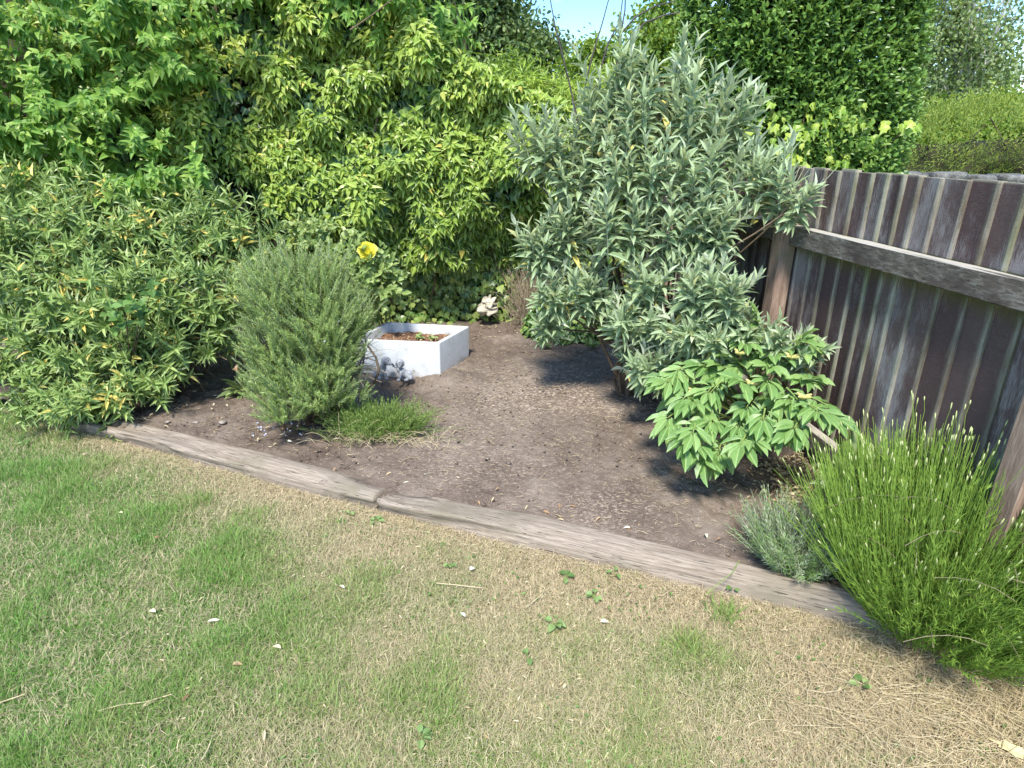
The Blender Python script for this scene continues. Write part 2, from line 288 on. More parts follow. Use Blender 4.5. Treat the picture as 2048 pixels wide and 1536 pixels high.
def board_mat():
    """UV.x runs across the board, UV.y is the height in metres; the colour attribute holds a tone per board"""
    m, t, N = newmat('fence_board'); lk = t.links.new
    uv = N('UVMap'); sx = N('SeparateXYZ'); lk(uv.outputs[0], sx.inputs[0]); tc = N('TexCoord')
    a = N('Attribute', attribute_name='col'); sp = N('SeparateColor'); lk(a.outputs['Color'], sp.inputs[0])
    def noise(scale, st, detail=5, r=.6):
        mp = N('Mapping'); mp.inputs['Scale'].default_value = st; lk(tc.outputs['Object'], mp.inputs[0])
        n = N('TexNoise'); n.inputs['Scale'].default_value = scale; n.inputs['Detail'].default_value = detail; n.inputs['Roughness'].default_value = r; lk(mp.outputs[0], n.inputs['Vector']); return n.outputs['Fac']
    def mix(f, c1, c2):
        x = N('Mix', data_type='RGBA')
        lk(f, x.inputs[0])
        if isinstance(c1, tuple): x.inputs[6].default_value = (*c1, 1)
        else: lk(c1, x.inputs[6])
        if isinstance(c2, tuple): x.inputs[7].default_value = (*c2, 1)
        else: lk(c2, x.inputs[7])
        return x.outputs[2]
    def math_(op, x, y=None, z=None):
        q = N('Math', operation=op)
        for i, v in enumerate((x, y, z)):
            if v is None: continue
            if isinstance(v, (int, float)): q.inputs[i].default_value = v
            else: lk(v, q.inputs[i])
        return q.outputs[0]
    def rmp(f, a0, a1):
        r = N('MapRange'); r.clamp = True; r.inputs[1].default_value = a0; r.inputs[2].default_value = a1; lk(f, r.inputs[0]); return r.outputs[0]
    streak = noise(10, (14, 14, 1.1)); fine = noise(30, (18, 18, .8)); patch = noise(2.4, (2, 2, .8), 4); saw = noise(26, (1.2, 1.2, 13), 3)
    base = ramp(t, [(.2, (.045, .024, .024)), (.5, (.078, .044, .042)), (.8, (.11, .070, .064))]); lk(sp.outputs[0], base.inputs[0]); c = base.outputs[0]
    c = mix(math_('MULTIPLY', rmp(saw, .5, .68), .35), c, (.16, .125, .115))
    # worn silver grey: in streaks, stronger in patches and above the rail
    zz = sx.outputs[1]; low_of_top = math_('MULTIPLY', rmp(zz, 1.42, 1.24), rmp(zz, 1.1, 1.12))
    worn = math_('ADD', patch, math_('MULTIPLY', low_of_top, .14)); worn = math_('ADD', worn, math_('MULTIPLY', fine, .75)); worn = math_('ADD', worn, math_('MULTIPLY', sp.outputs[1], .22))
    c = mix(math_('MULTIPLY', rmp(worn, 1.0, 1.14), .75), c, (.33, .30, .29))
    fleck = noise(55, (30, 30, 2.2), 3); c = mix(math_('MULTIPLY', rmp(math_('ADD', fleck, math_('MULTIPLY', patch, .4)), .84, .92), .8), c, (.5, .47, .44))
    # pale green growth along the raised edge and under the rail
    edge = rmp(math_('ADD', math_('ADD', sx.outputs[0], math_('MULTIPLY', sp.outputs[1], .16)), math_('MULTIPLY', streak, .4)), .46, .2)
    blotch = rmp(noise(1.8, (3, 3, 1)), .36, .58)
    edge = math_('MULTIPLY', edge, math_('MULTIPLY_ADD', blotch, .6, .3))
    c = mix(edge, c, mix(rmp(noise(5, (3, 3, 1)), .4, .6), (.20, .21, .12), (.38, .37, .29)))
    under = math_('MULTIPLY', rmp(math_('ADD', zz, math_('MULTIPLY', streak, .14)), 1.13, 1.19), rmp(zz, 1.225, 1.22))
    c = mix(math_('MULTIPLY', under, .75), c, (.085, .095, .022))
    foot = rmp(math_('ADD', zz, math_('MULTIPLY', streak, .25)), .42, .22)
    c = mix(math_('MULTIPLY', foot, .7), c, (.13, .14, .065))
    tip = rmp(zz, 1.487, 1.494); c = mix(math_('MULTIPLY', tip, .7), c, (.42, .37, .27))
    bm = N('Bump'); bm.inputs['Strength'].default_value = .5; bm.inputs['Distance'].default_value = .003; lk(math_('ADD', fine, saw), bm.inputs['Height'])
    p = N('BsdfPrincipled'); lk(c, p.inputs['Base Color']); p.inputs['Roughness'].default_value = .8; p.inputs['Specular IOR Level'].default_value = .3; lk(bm.outputs[0], p.inputs['Normal'])
    o = N('OutputMaterial'); lk(p.outputs[0], o.inputs[0]); return m
M['board'] = board_mat()

def wood_mat(name, dark, mid, light, axis, extra=None, crack=.35):
    """weathered timber; axis = stretch of the grain"""
    m, t, N = newmat(name); lk = t.links.new
    tc = N('TexCoord'); mp = N('Mapping'); mp.inputs['Scale'].default_value = axis; lk(tc.outputs['Object'], mp.inputs[0])
    n1 = N('TexNoise'); n1.inputs['Scale'].default_value = 9; n1.inputs['Detail'].default_value = 8; n1.inputs['Roughness'].default_value = .7; n1.inputs['Distortion'].default_value = .4; lk(mp.outputs[0], n1.inputs['Vector'])
    r = ramp(t, [(.25, dark), (.5, mid), (.75, light)]); lk(n1.outputs['Fac'], r.inputs[0])
    n2 = N('TexNoise'); n2.inputs['Scale'].default_value = 5; n2.inputs['Detail'].default_value = 4; lk(tc.outputs['Object'], n2.inputs['Vector'])
    c = r.outputs[0]
    if extra:
        rr = ramp(t, [(.5, (0, 0, 0)), (.7, (1, 1, 1))]); lk(n2.outputs['Fac'], rr.inputs[0])
        mm = N('Mix', data_type='RGBA'); mm.inputs[7].default_value = (*extra, 1); lk(rr.outputs[0], mm.inputs[0]); lk(c, mm.inputs[6]); c = mm.outputs[2]
    n3 = N('TexNoise'); n3.inputs['Scale'].default_value = 16; n3.inputs['Detail'].default_value = 3; lk(mp.outputs[0], n3.inputs['Vector'])
    rc = ramp(t, [(crack - .03, (1, 1, 1)), (crack, (0, 0, 0))]); lk(n3.outputs['Fac'], rc.inputs[0])
    mc = N('Mix', data_type='RGBA'); mc.inputs[7].default_value = (.05, .04, .03, 1); lk(rc.outputs[0], mc.inputs[0]); lk(c, mc.inputs[6])
    b = N('Bump'); b.inputs['Strength'].default_value = .6; b.inputs['Distance'].default_value = .006; lk(n1.outputs['Fac'], b.inputs['Height'])
    p = N('BsdfPrincipled'); lk(mc.outputs[2], p.inputs['Base Color']); p.inputs['Roughness'].default_value = .85; p.inputs['Specular IOR Level'].default_value = .25; lk(b.outputs[0], p.inputs['Normal'])
    o = N('OutputMaterial'); lk(p.outputs[0], o.inputs[0]); return m
def lit_top(m, col, f=.8):  # paints sunlight into the colour: upward faces turn paler
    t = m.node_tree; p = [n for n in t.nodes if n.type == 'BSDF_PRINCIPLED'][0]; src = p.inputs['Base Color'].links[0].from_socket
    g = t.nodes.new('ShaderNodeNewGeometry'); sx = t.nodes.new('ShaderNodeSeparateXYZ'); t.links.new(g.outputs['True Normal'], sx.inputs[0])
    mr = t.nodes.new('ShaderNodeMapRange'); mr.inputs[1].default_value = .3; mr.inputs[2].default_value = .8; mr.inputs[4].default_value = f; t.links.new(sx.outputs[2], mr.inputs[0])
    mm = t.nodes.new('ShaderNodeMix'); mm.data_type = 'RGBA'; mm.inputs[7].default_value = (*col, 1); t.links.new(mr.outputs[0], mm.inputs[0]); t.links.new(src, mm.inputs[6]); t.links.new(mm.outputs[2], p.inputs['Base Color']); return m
M['post'] = wood_mat('post', (.15, .10, .075), (.29, .20, .15), (.42, .32, .25), (9, 9, 1), (.21, .17, .11), .3)
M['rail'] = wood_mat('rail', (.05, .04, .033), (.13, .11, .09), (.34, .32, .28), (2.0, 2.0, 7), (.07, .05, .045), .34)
lit_top(M['rail'], (.46, .43, .37))
M['sleeper'] = wood_mat('sleeper', (.10, .08, .06), (.27, .22, .17), (.44, .385, .315), (.7, 16, 16), (.21, .18, .13), .37)

def sink_mat():
    m, t, N = newmat('glazed_white'); lk = t.links.new
    tc = N('TexCoord'); n1 = N('TexNoise'); n1.inputs['Scale'].default_value = 9; n1.inputs['Detail'].default_value = 8; n1.inputs['Roughness'].default_value = .75; lk(tc.outputs['Object'], n1.inputs['Vector'])
    r = ramp(t, [(.3, (.38, .35, .29)), (.38, (.56, .58, .58)), (.65, (.68, .71, .74))]); lk(n1.outputs['Fac'], r.inputs[0])
    n2 = N('TexNoise'); n2.inputs['Scale'].default_value = 38; n2.inputs['Detail'].default_value = 2; lk(tc.outputs['Object'], n2.inputs['Vector'])
    rr = ramp(t, [(.25, (1, 1, 1)), (.29, (0, 0, 0))]); lk(n2.outputs['Fac'], rr.inputs[0])
    mm = N('Mix', data_type='RGBA'); mm.inputs[7].default_value = (.22, .18, .14, 1); lk(rr.outputs[0], mm.inputs[0]); lk(r.outputs[0], mm.inputs[6])
    sx = N('SeparateXYZ'); lk(tc.outputs['Object'], sx.inputs[0]); n3 = N('TexNoise'); n3.inputs['Scale'].default_value = 14; n3.inputs['Detail'].default_value = 7; n3.inputs['Roughness'].default_value = .7; lk(tc.outputs['Object'], n3.inputs['Vector'])
    ma = N('Math', operation='MULTIPLY_ADD'); ma.inputs[1].default_value = -.30; lk(n3.outputs['Fac'], ma.inputs[0]); lk(sx.outputs[2], ma.inputs[2])
    rd = N('MapRange'); rd.inputs[1].default_value = -.04; rd.inputs[2].default_value = -.10; rd.inputs[4].default_value = .75; lk(ma.outputs[0], rd.inputs[0])
    md = N('Mix', data_type='RGBA'); md.inputs[7].default_value = (.26, .2, .15, 1); lk(rd.outputs[0], md.inputs[0]); lk(mm.outputs[2], md.inputs[6])
    p = N('BsdfPrincipled'); lk(md.outputs[2], p.inputs['Base Color']); p.inputs['Roughness'].default_value = .35
    o = N('OutputMaterial'); lk(p.outputs[0], o.inputs[0]); return m
M['sink'] = sink_mat()
M['statue'] = rough_mat('statue', [(.3, (.12, .12, .125)), (.48, (.26, .275, .30)), (.7, (.42, .43, .44))], 45, bump=.5, bscale=160, dist=.002)
M['black'] = rough_mat('black', [(.3, (.02, .02, .02)), (.7, (.04, .04, .04))], 10, rough=.4)

# ------------------------------------------------------------------ ground, lawn, bed
FD = nrm(np.array([-.136, 1.076])); FA = np.array([1.60, 2.023])              # fence line on its face
def fence_x(y): return FA[0] + (y - FA[1]) * FD[0] / FD[1]
def edge_y(x):                                                                  # front face of the sleepers
    return np.interp(x, [-6, -2.97, -.645, 1.25, 3], [4.9, 3.45, 2.45, 1.715, 1.05])
def bed_z(x, y):
    z = .055 + .02 * np.clip((y - edge_y(x)) / 2, 0, 1)
    z = z - .075 * np.exp(-(((x + .85) / .28) ** 2 + ((y - 3.9) / .16) ** 2)) + .05 * np.exp(-(((x + .40) / .16) ** 2 + ((y - 3.98) / .14) ** 2))
    z = z + .05 * np.exp(-(((x - 1.5) / .14) ** 2 + ((y - 2.75) / .5) ** 2))
    return z
def green(x, y):
    d = edge_y(x) - y
    g = .47 - .34 * x - 1.0 * np.exp(-np.clip(d, 0, 9) / .27) + (fbm(P3(x, y), 4.2, 4, 2) - .5) * .95
    return g - .35 * np.exp(-(((x - 1.2) / .45) ** 2 + ((y - 1.35) / .4) ** 2)) + .35 * np.exp(-(((x - .6) / .35) ** 2 + ((y - 1.55) / .2) ** 2))
s = 400
mesh_np('ground', [(-s, -s, -.03), (s, -s, -.03), (s, s, -.03), (-s, s, -.03)], [(0, 1, 2, 3)], M['ground'])['kind'] = 'structure'

def grid(name, X, Y, Z, mat, col=None, parent=None):
    a, b = X.shape; V = np.stack([X, Y, Z], -1).reshape(-1, 3); i = np.arange(a - 1)[:, None] * b + np.arange(b - 1)[None]
    F = np.stack([i, i + b, i + b + 1, i + 1], -1).reshape(-1, 4)
    return mesh_np(name, V, F, mat, parent, None if col is None else col.reshape(-1, 3), smooth=True)
u = np.linspace(-6, 4, 500)[:, None]; v = np.linspace(0, 1, 240)[None]
X = u + 0 * v; Y = -2 + (edge_y(u) + .04 + 2) * v; CL = np.zeros(X.shape + (3,)); CL[..., 0] = np.clip(green(X, Y), 0, 1)
grid('lawn', X, Y, (fbm(P3(X, Y), 3) - .5) * .02 + (fbm(P3(X, Y), 30) - .5) * .01, M['lawn'], CL)['kind'] = 'structure'
# soil bed
u = np.linspace(-4.6, 1.75, 620)[:, None]; v = np.linspace(0, 1, 420)[None]
X = u + 0 * v; Y = edge_y(u) + .06 + (6.0 - edge_y(u) - .06) * v
p = P3(X, Y); clod = fbm(p, 14, 4, 3); rake = np.clip(1.25 - np.hypot((X - .15) / .95, (Y - 3.2) / 1.05), 0, 1) * (X < fence_x(Y) - .35)
rake = np.clip(rake * 1.8, 0, 1) * np.clip(1.5 - np.abs(X - .1), 0, 1) * np.clip((vnoise(p, 2.2, 5) - .1) * 1.8, .25, 1)
Z = bed_z(X, Y) + (fbm(p, 2, 3, 2) - .5) * .03 + (clod - .5) * .032 * (1.35 - rake) + (vnoise(p, 60, 4) - .5) * .008 + .004 * rake * np.sin(Y * 260 + 5 * vnoise(p, 3, 6))
cr = np.exp(-((Y - (2.62 - .55 * (X - .6) + .07 * np.sin(9 * X))) / .022) ** 2) * (X > .6) * (X < 1.35)
Z = Z - .03 * cr * vnoise(p, 20, 1)
C = np.zeros(X.shape + (3,)); C[..., 0] = rake
grid('flower_bed_soil', X, Y, Z, M['soil'], C)['kind'] = 'structure'

# grass
def grass(name, n, x0, x1, y0, y1, seed, hmin=.018, hmax=.055, keep=None):
    rs = np.random.RandomState(seed)
    x = rs.uniform(x0, x1, n); y = rs.uniform(y0, y1, n); k = (y < edge_y(x) + .012) & (rs.rand(n) < np.clip(1.25 - .22 * np.hypot(x, y - .5), .35, 1))
    if keep is not None: k &= keep(x, y)
    x, y = x[k], y[k]; n = len(x); g = green(x, y); gb = g + rs.normal(0, .22, n); gb = np.where(rs.rand(n) < .34, rs.uniform(0, .6, n), gb)
    live = gb > .4
    tall = np.clip((fbm(P3(x, y), 5, 2, 6) - .4) * 3, 0, 1)
    h = rs.uniform(hmin, hmax, n) * np.where(live, .8 + .7 * tall, .75) * (.7 + .6 * np.clip(g, 0, 1))
    az = rs.uniform(0, 2 * np.pi, n); lean = np.where(live, rs.uniform(.35, 1.45, n), rs.uniform(.9, 1.55, n)); dx, dy = np.cos(az), np.sin(az)
    z0 = np.where(live, 0, rs.uniform(0, .015, n)) - .003
    b = np.stack([x, y, z0], -1); L = h * np.where(live, 1.0, 1.35)
    m = b + np.stack([dx * np.sin(lean * .6) * L * .5, dy * np.sin(lean * .6) * L * .5, np.cos(lean * .6) * L * .5], -1)
    tp = m + np.stack([dx * np.sin(lean * 1.25) * L * .5, dy * np.sin(lean * 1.25) * L * .5, np.cos(lean * 1.25) * L * .5], -1)
    tw = az + np.pi / 2 + rs.normal(0, .5, n); wd = rs.uniform(.0005, .0013, n) * np.where(live, 1.15, .85); s_ = np.stack([np.cos(tw), np.sin(tw), 0 * tw], -1) * wd[:, None]
    V = np.stack([b - s_, b + s_, m + s_ * .85, m - s_ * .85, tp], 1).reshape(-1, 3)
    i = np.arange(n)[:, None] * 5; F = np.concatenate([i + [[0, 1, 2]], i + [[0, 2, 3]], i + [[3, 2, 4]]], 1).reshape(-1, 3)
    C = np.zeros((n, 5, 3)); C[..., 0] = np.clip(gb, 0, 1)[:, None]; C[..., 2] = rs.rand(n)[:, None]
    return mesh_np(name, V, F, M['grass'], None, C.reshape(-1, 3))
tag(grass('grass', 1500000, -3.6, 2.1, .8, 3.95, 5), 'short cut grass, green at the left, dry straw coloured along the sleepers and at the right', 'grass', kind='stuff')
tag(grass('side_grass', 160000, -5.5, 3.2, -.2, 4.6, 6, .02, .05, lambda x, y: (x < -3.6) | (x > 2.1) | (y < .8)), 'sparser longer grass round the outside of the lawn', 'grass', kind='stuff')

# ------------------------------------------------------------------ sleepers
def sleeper(name, label, a, b, w_, h_, seed, parent=None):
    a = np.array(a); b = np.array(b); L = np.linalg.norm(b - a); d = (b - a) / L; nrmv = np.array([-d[1], d[0]])
    o = thing(name, label, 'wooden sleeper', (a[0], a[1], 0), 'old timber sleepers edging the bed'); rs = np.random.RandomState(seed)
    K, S = 320, 40; th = np.arange(S) / S * 2 * np.pi; t = np.linspace(0, 1, K)
    cx = np.sign(np.cos(th)) * np.abs(np.cos(th)) ** .38; cz = np.sign(np.sin(th)) * np.abs(np.sin(th)) ** .38
    X = t[:, None] * L + 0 * th[None]; Yl = (.5 + .5 * cx[None]) * w_ * np.ones((K, 1)); Zl = h_ * (.5 * cz[None] + .5) * 1.25 - .25 * h_ + 0 * X
    p = P3(X, Yl, Zl); p2 = p * np.array([.35, 4, 4]); dn = (fbm(p2, 3, 5, seed) - .5) * .045 + (fbm(p, 2.5, 2, seed + 1) - .5) * .012
    groove = -.018 * np.clip(.42 - vnoise(p * np.array([.6, 9, 9]), 3.3, seed), 0, .1) / .1
    dn = dn + groove; Yl = Yl + dn * cx[None]; Zl = Zl + dn * np.clip(cz[None], 0, 1)
    taper = np.clip(1 - (t * L - .0) / .03, 0, 1)[:, None] * .25; Yl = Yl + (w_ / 2 - Yl) * taper; Zl = Zl - np.clip(Zl, 0, 1) * taper * .5
    V = np.stack([X, Yl, Zl], -1).reshape(-1, 3); V = np.concatenate([V, [[0, w_ / 2, h_ / 2], [L, w_ / 2, h_ / 2]]])
    i = np.arange(K - 1)[:, None] * S; j = np.arange(S)[None]; jn = (j + 1) % S; F = np.stack([i + j, i + S + j, i + S + jn, i + jn], -1).reshape(-1, 4)
    j = np.arange(S); F = np.concatenate([F, np.stack([np.full(S, K * S), j, (j + 1) % S, (j + 1) % S], -1)[:, :4]]) if False else F
    W = V.copy(); o.rotation_euler = (0, 0, math.atan2(d[1], d[0]))
    me = bpy.data.meshes.new('timber'); fl = [tuple(int(c) for c in f) for f in F] + [(K * S, int(q), int((q + 1) % S)) for q in range(S)] + [(K * S + 1, int((K - 1) * S + (q + 1) % S), int((K - 1) * S + q)) for q in range(S)]
    me.from_pydata([tuple(map(float, q)) for q in W], [], fl); me.shade_smooth(); me.materials.append(M['sleeper'])
    c = bpy.data.objects.new('timber', me); COL.objects.link(c); c.parent = o
    return o
sleeper('timber_sleeper', 'weathered pale sleeper on the left, from the shrub to the split joint', (-2.97, 3.46), (-.655, 2.452), .155, .08, 2)
sleeper('timber_sleeper', 'longer grey sleeper on the right, running under the lavender', (-.637, 2.438), (1.62, 1.56), .15, .088, 5)

# ------------------------------------------------------------------ fence
fo = thing('wooden_fence', 'brown stained vertical board fence with grey rails along the right side of the bed', 'fence', (FA[0], FA[1], 0))
FN = np.array([-FD[1], FD[0]])                         # out of the fence, towards the bed
def fpt(s_, out, z): q = FA + FD * s_ + FN * out; return (q[0], q[1], z)
def fbox(name, s0, s1, o0, o1, z0, z1, mat, parent, seed=0, dz1=0, skew=0):
    rs = np.random.RandomState(seed); n = 8; V = []
    long_z = (z1 - z0) > (s1 - s0)
    b = .005
    for k in range(n + 1):
        t = k / n; jit = rs.normal(0, .0012, 8)
        prof = [(b, 0), (1 - b, 0), (1, b), (1, 1 - b), (1 - b, 1), (b, 1), (0, 1 - b), (0, b)]
        for q, (e, f) in enumerate(prof):
            if long_z:
                es = s0 + b * (q in (0, 5)) + (s1 - s0 - b * 0) * (1 if q in (1, 2, 3, 4) else 0) - b * (q in (1, 4)); of = o0 + (o1 - o0) * (1 if q in (3, 4, 5, 6) else 0) + b * (q in (2, 7)) - b * (q in (3, 6))
                V.append(fpt(es + jit[q] + skew * t, of + jit[q - 3], z0 + (z1 - z0) * t))
            else:
                of = o0 + (o1 - o0) * (1 if q in (1, 2, 3, 4) else 0) + b * (q in (0, 5)) - b * (q in (1, 4)); zf = z0 + (z1 - z0) * (1 if q in (3, 4, 5, 6) else 0) + b * (q in (2, 7)) - b * (q in (3, 6))
                V.append(fpt(s0 + (s1 - s0) * t, of + jit[q], zf + jit[q - 2] + dz1 * t))
    F = []
    for k in range(n):
        for q in range(8): F.append((k * 8 + q, k * 8 + (q + 1) % 8, k * 8 + 8 + (q + 1) % 8, k * 8 + 8 + q))
    bm = bmesh.new(); vs = [bm.verts.new(Vector(v_) - Vector(origin(parent))) for v_ in V]
    for f in F: bm.faces.new([vs[i] for i in f])
    bm.faces.new(vs[:8]); bm.faces.new(vs[-8:]); bmesh.ops.recalc_face_normals(bm, faces=bm.faces)
    me = bpy.data.meshes.new(name); bm.to_mesh(me); bm.free(); me.materials.append(mat); o = bpy.data.objects.new(name, me); COL.objects.link(o); o.parent = parent; return o
rs = np.random.RandomState(8)
s_ = -1.45; bi = 0
while s_ < 3.75:
    wd = rs.uniform(.088, .130); z0 = .02 + rs.uniform(-.01, .01); z1 = 1.495 + rs.uniform(-.006, .006)
    nz_ = 24; V = []; UV = []; zs = np.linspace(z0, z1, nz_); ph = rs.uniform(0, 9); tone = rs.rand(); worn = rs.rand() ** 1.5; lean_ = rs.normal(0, .004)
    # feather edged section: thick raised edge at s_, thin at the far side
    prof = [(0, .004), (0.000, .021), (.010, .024), (.024, .021), (wd * .5, .016), (wd + .012, .010), (wd + .012, .000), (0, .0)]
    pu = [0, 0, .05, .2, .5, 1, 1, 0]
    for z in zs:
        wv = .0022 * math.sin(z * 4 + ph) + lean_ * (z - .7)
        for (a_, o_) in prof: V.append(fpt(s_ + a_ + wv, o_ - .03 + rs.normal(0, .0004), z))
    F = []
    for k in range(nz_ - 1):
        for q in range(8):
            q2 = (q + 1) % 8; F.append((k * 8 + q, k * 8 + q2, k * 8 + 8 + q2, k * 8 + 8 + q)); u2 = pu[q2]
            UV += [(pu[q], zs[k]), (u2, zs[k]), (u2, zs[k + 1]), (pu[q], zs[k + 1])]
    k = (nz_ - 1) * 8; F += [(k, k + 1, k + 2, k + 7), (k + 2, k + 3, k + 6, k + 7), (k + 3, k + 4, k + 5, k + 6)]; UV += [(.6, z1 + .01)] * 12
    C = np.zeros((len(V), 3)); C[:, 0] = tone; C[:, 1] = worn
    mesh_np('board', V, F, M['board'], fo, C, UV); s_ += wd; bi += 1
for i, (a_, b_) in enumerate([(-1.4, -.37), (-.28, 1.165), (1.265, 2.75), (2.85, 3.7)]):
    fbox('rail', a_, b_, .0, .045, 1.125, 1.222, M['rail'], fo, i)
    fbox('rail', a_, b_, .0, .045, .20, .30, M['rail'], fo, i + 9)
for i, sp_ in enumerate([-.37, 1.17, 2.755]):
    fbox('post', sp_, sp_ + .09, .0, .085 if i == 1 else .075, -.1, 1.235, M['post'], fo, i + 20)

# ------------------------------------------------------------------ walls
def stones_wall(name, label, a, b, h, seed, th=.3, lay=.13, z0=0, group=None):
    """courses of rough blocks with dark joints, as one wall part with its own coping part"""
    o = thing(name, label, 'stone wall', (a[0], a[1], 0)); rs = np.random.RandomState(seed)
    a = np.array(a, float); b = np.array(b, float); L = np.linalg.norm(b - a); d = (b - a) / L; n = np.array([d[1], -d[0]])
    ico = bmesh.new(); bmesh.ops.create_cube(ico, size=1); bmesh.ops.subdivide_edges(ico, edges=ico.edges, cuts=3, use_grid_fill=True)
    bv = np.array([v.co[:] for v in ico.verts]); bf = np.array([[v.index for v in f.verts] for f in ico.faces]); ico.free()
    rad = np.linalg.norm(bv, axis=1, keepdims=True); bv = bv * (1 - .13 * (rad - .5) / .36)
    for part, zr in (('stonework', np.arange(z0, h - lay - .01, lay)), ('coping', [h - lay])):
        VV, FF, off = [], [], 0
        for z in zr:
            s_ = -rs.uniform(0, .2)
            while s_ < L:
                ln = rs.uniform(.22, .5); hh = lay * rs.uniform(.85, .98) + (rs.uniform(-.01, .015) if part == 'coping' else 0)
                q = bv * np.array([ln * .93, th * rs.uniform(.9, 1.05), hh]); q = q + (vnoise(q + rs.rand(3) * 9, 9, 2) - .5)[:, None] * .03
                c = a + d * (s_ + ln / 2); W = np.stack([c[0] + q[:, 0] * d[0] + q[:, 1] * n[0], c[1] + q[:, 0] * d[1] + q[:, 1] * n[1], z + hh / 2 + q[:, 2]], -1)
                VV.append(W); FF.append(bf + off); off += len(W); s_ += ln
        mesh_np(part, np.concatenate(VV), np.concatenate(FF), M['stone_wall'], o, smooth=True)
    return o
stones_wall('garden_wall', 'old stone wall almost wholly buried in ivy at the back of the bed', (-4.2, 5.78), (1.12, 5.78), 1.9, 3)
stones_wall('garden_wall', 'low grey dry stone wall seen over the top of the board fence', (3.1, 7.0), (8.6, 6.2), 1.31, 4, .35, .10)
SB = at(975, 612, 5.36)
st = thing('stone_block', 'pale weathered stone block showing through the ivy beside the end of the path', 'stone', SB)
bm = bmesh.new(); bmesh.ops.create_cube(bm, size=1); bmesh.ops.subdivide_edges(bm, edges=bm.edges, cuts=9, use_grid_fill=True)
bv = np.array([v.co[:] for v in bm.verts]); bf = np.array([[v.index for v in f.verts] for f in bm.faces]); bm.free()
q = bv * [.16, .16, .13]; q[:, 0] += .03 * (bv[:, 2] > 0.1) * np.sign(bv[:, 0]) * -1 + .02 * bv[:, 2]; q += (vnoise(bv * 3 + 5, 1.1, 2) - .5)[:, None] * .05 * np.array([1, .6, 1]) + (vnoise(bv * 3 + 3, 5, 3) - .5)[:, None] * .012
mesh_np('stone_face', q + SB, bf, M['pale_stone'], st, smooth=True)

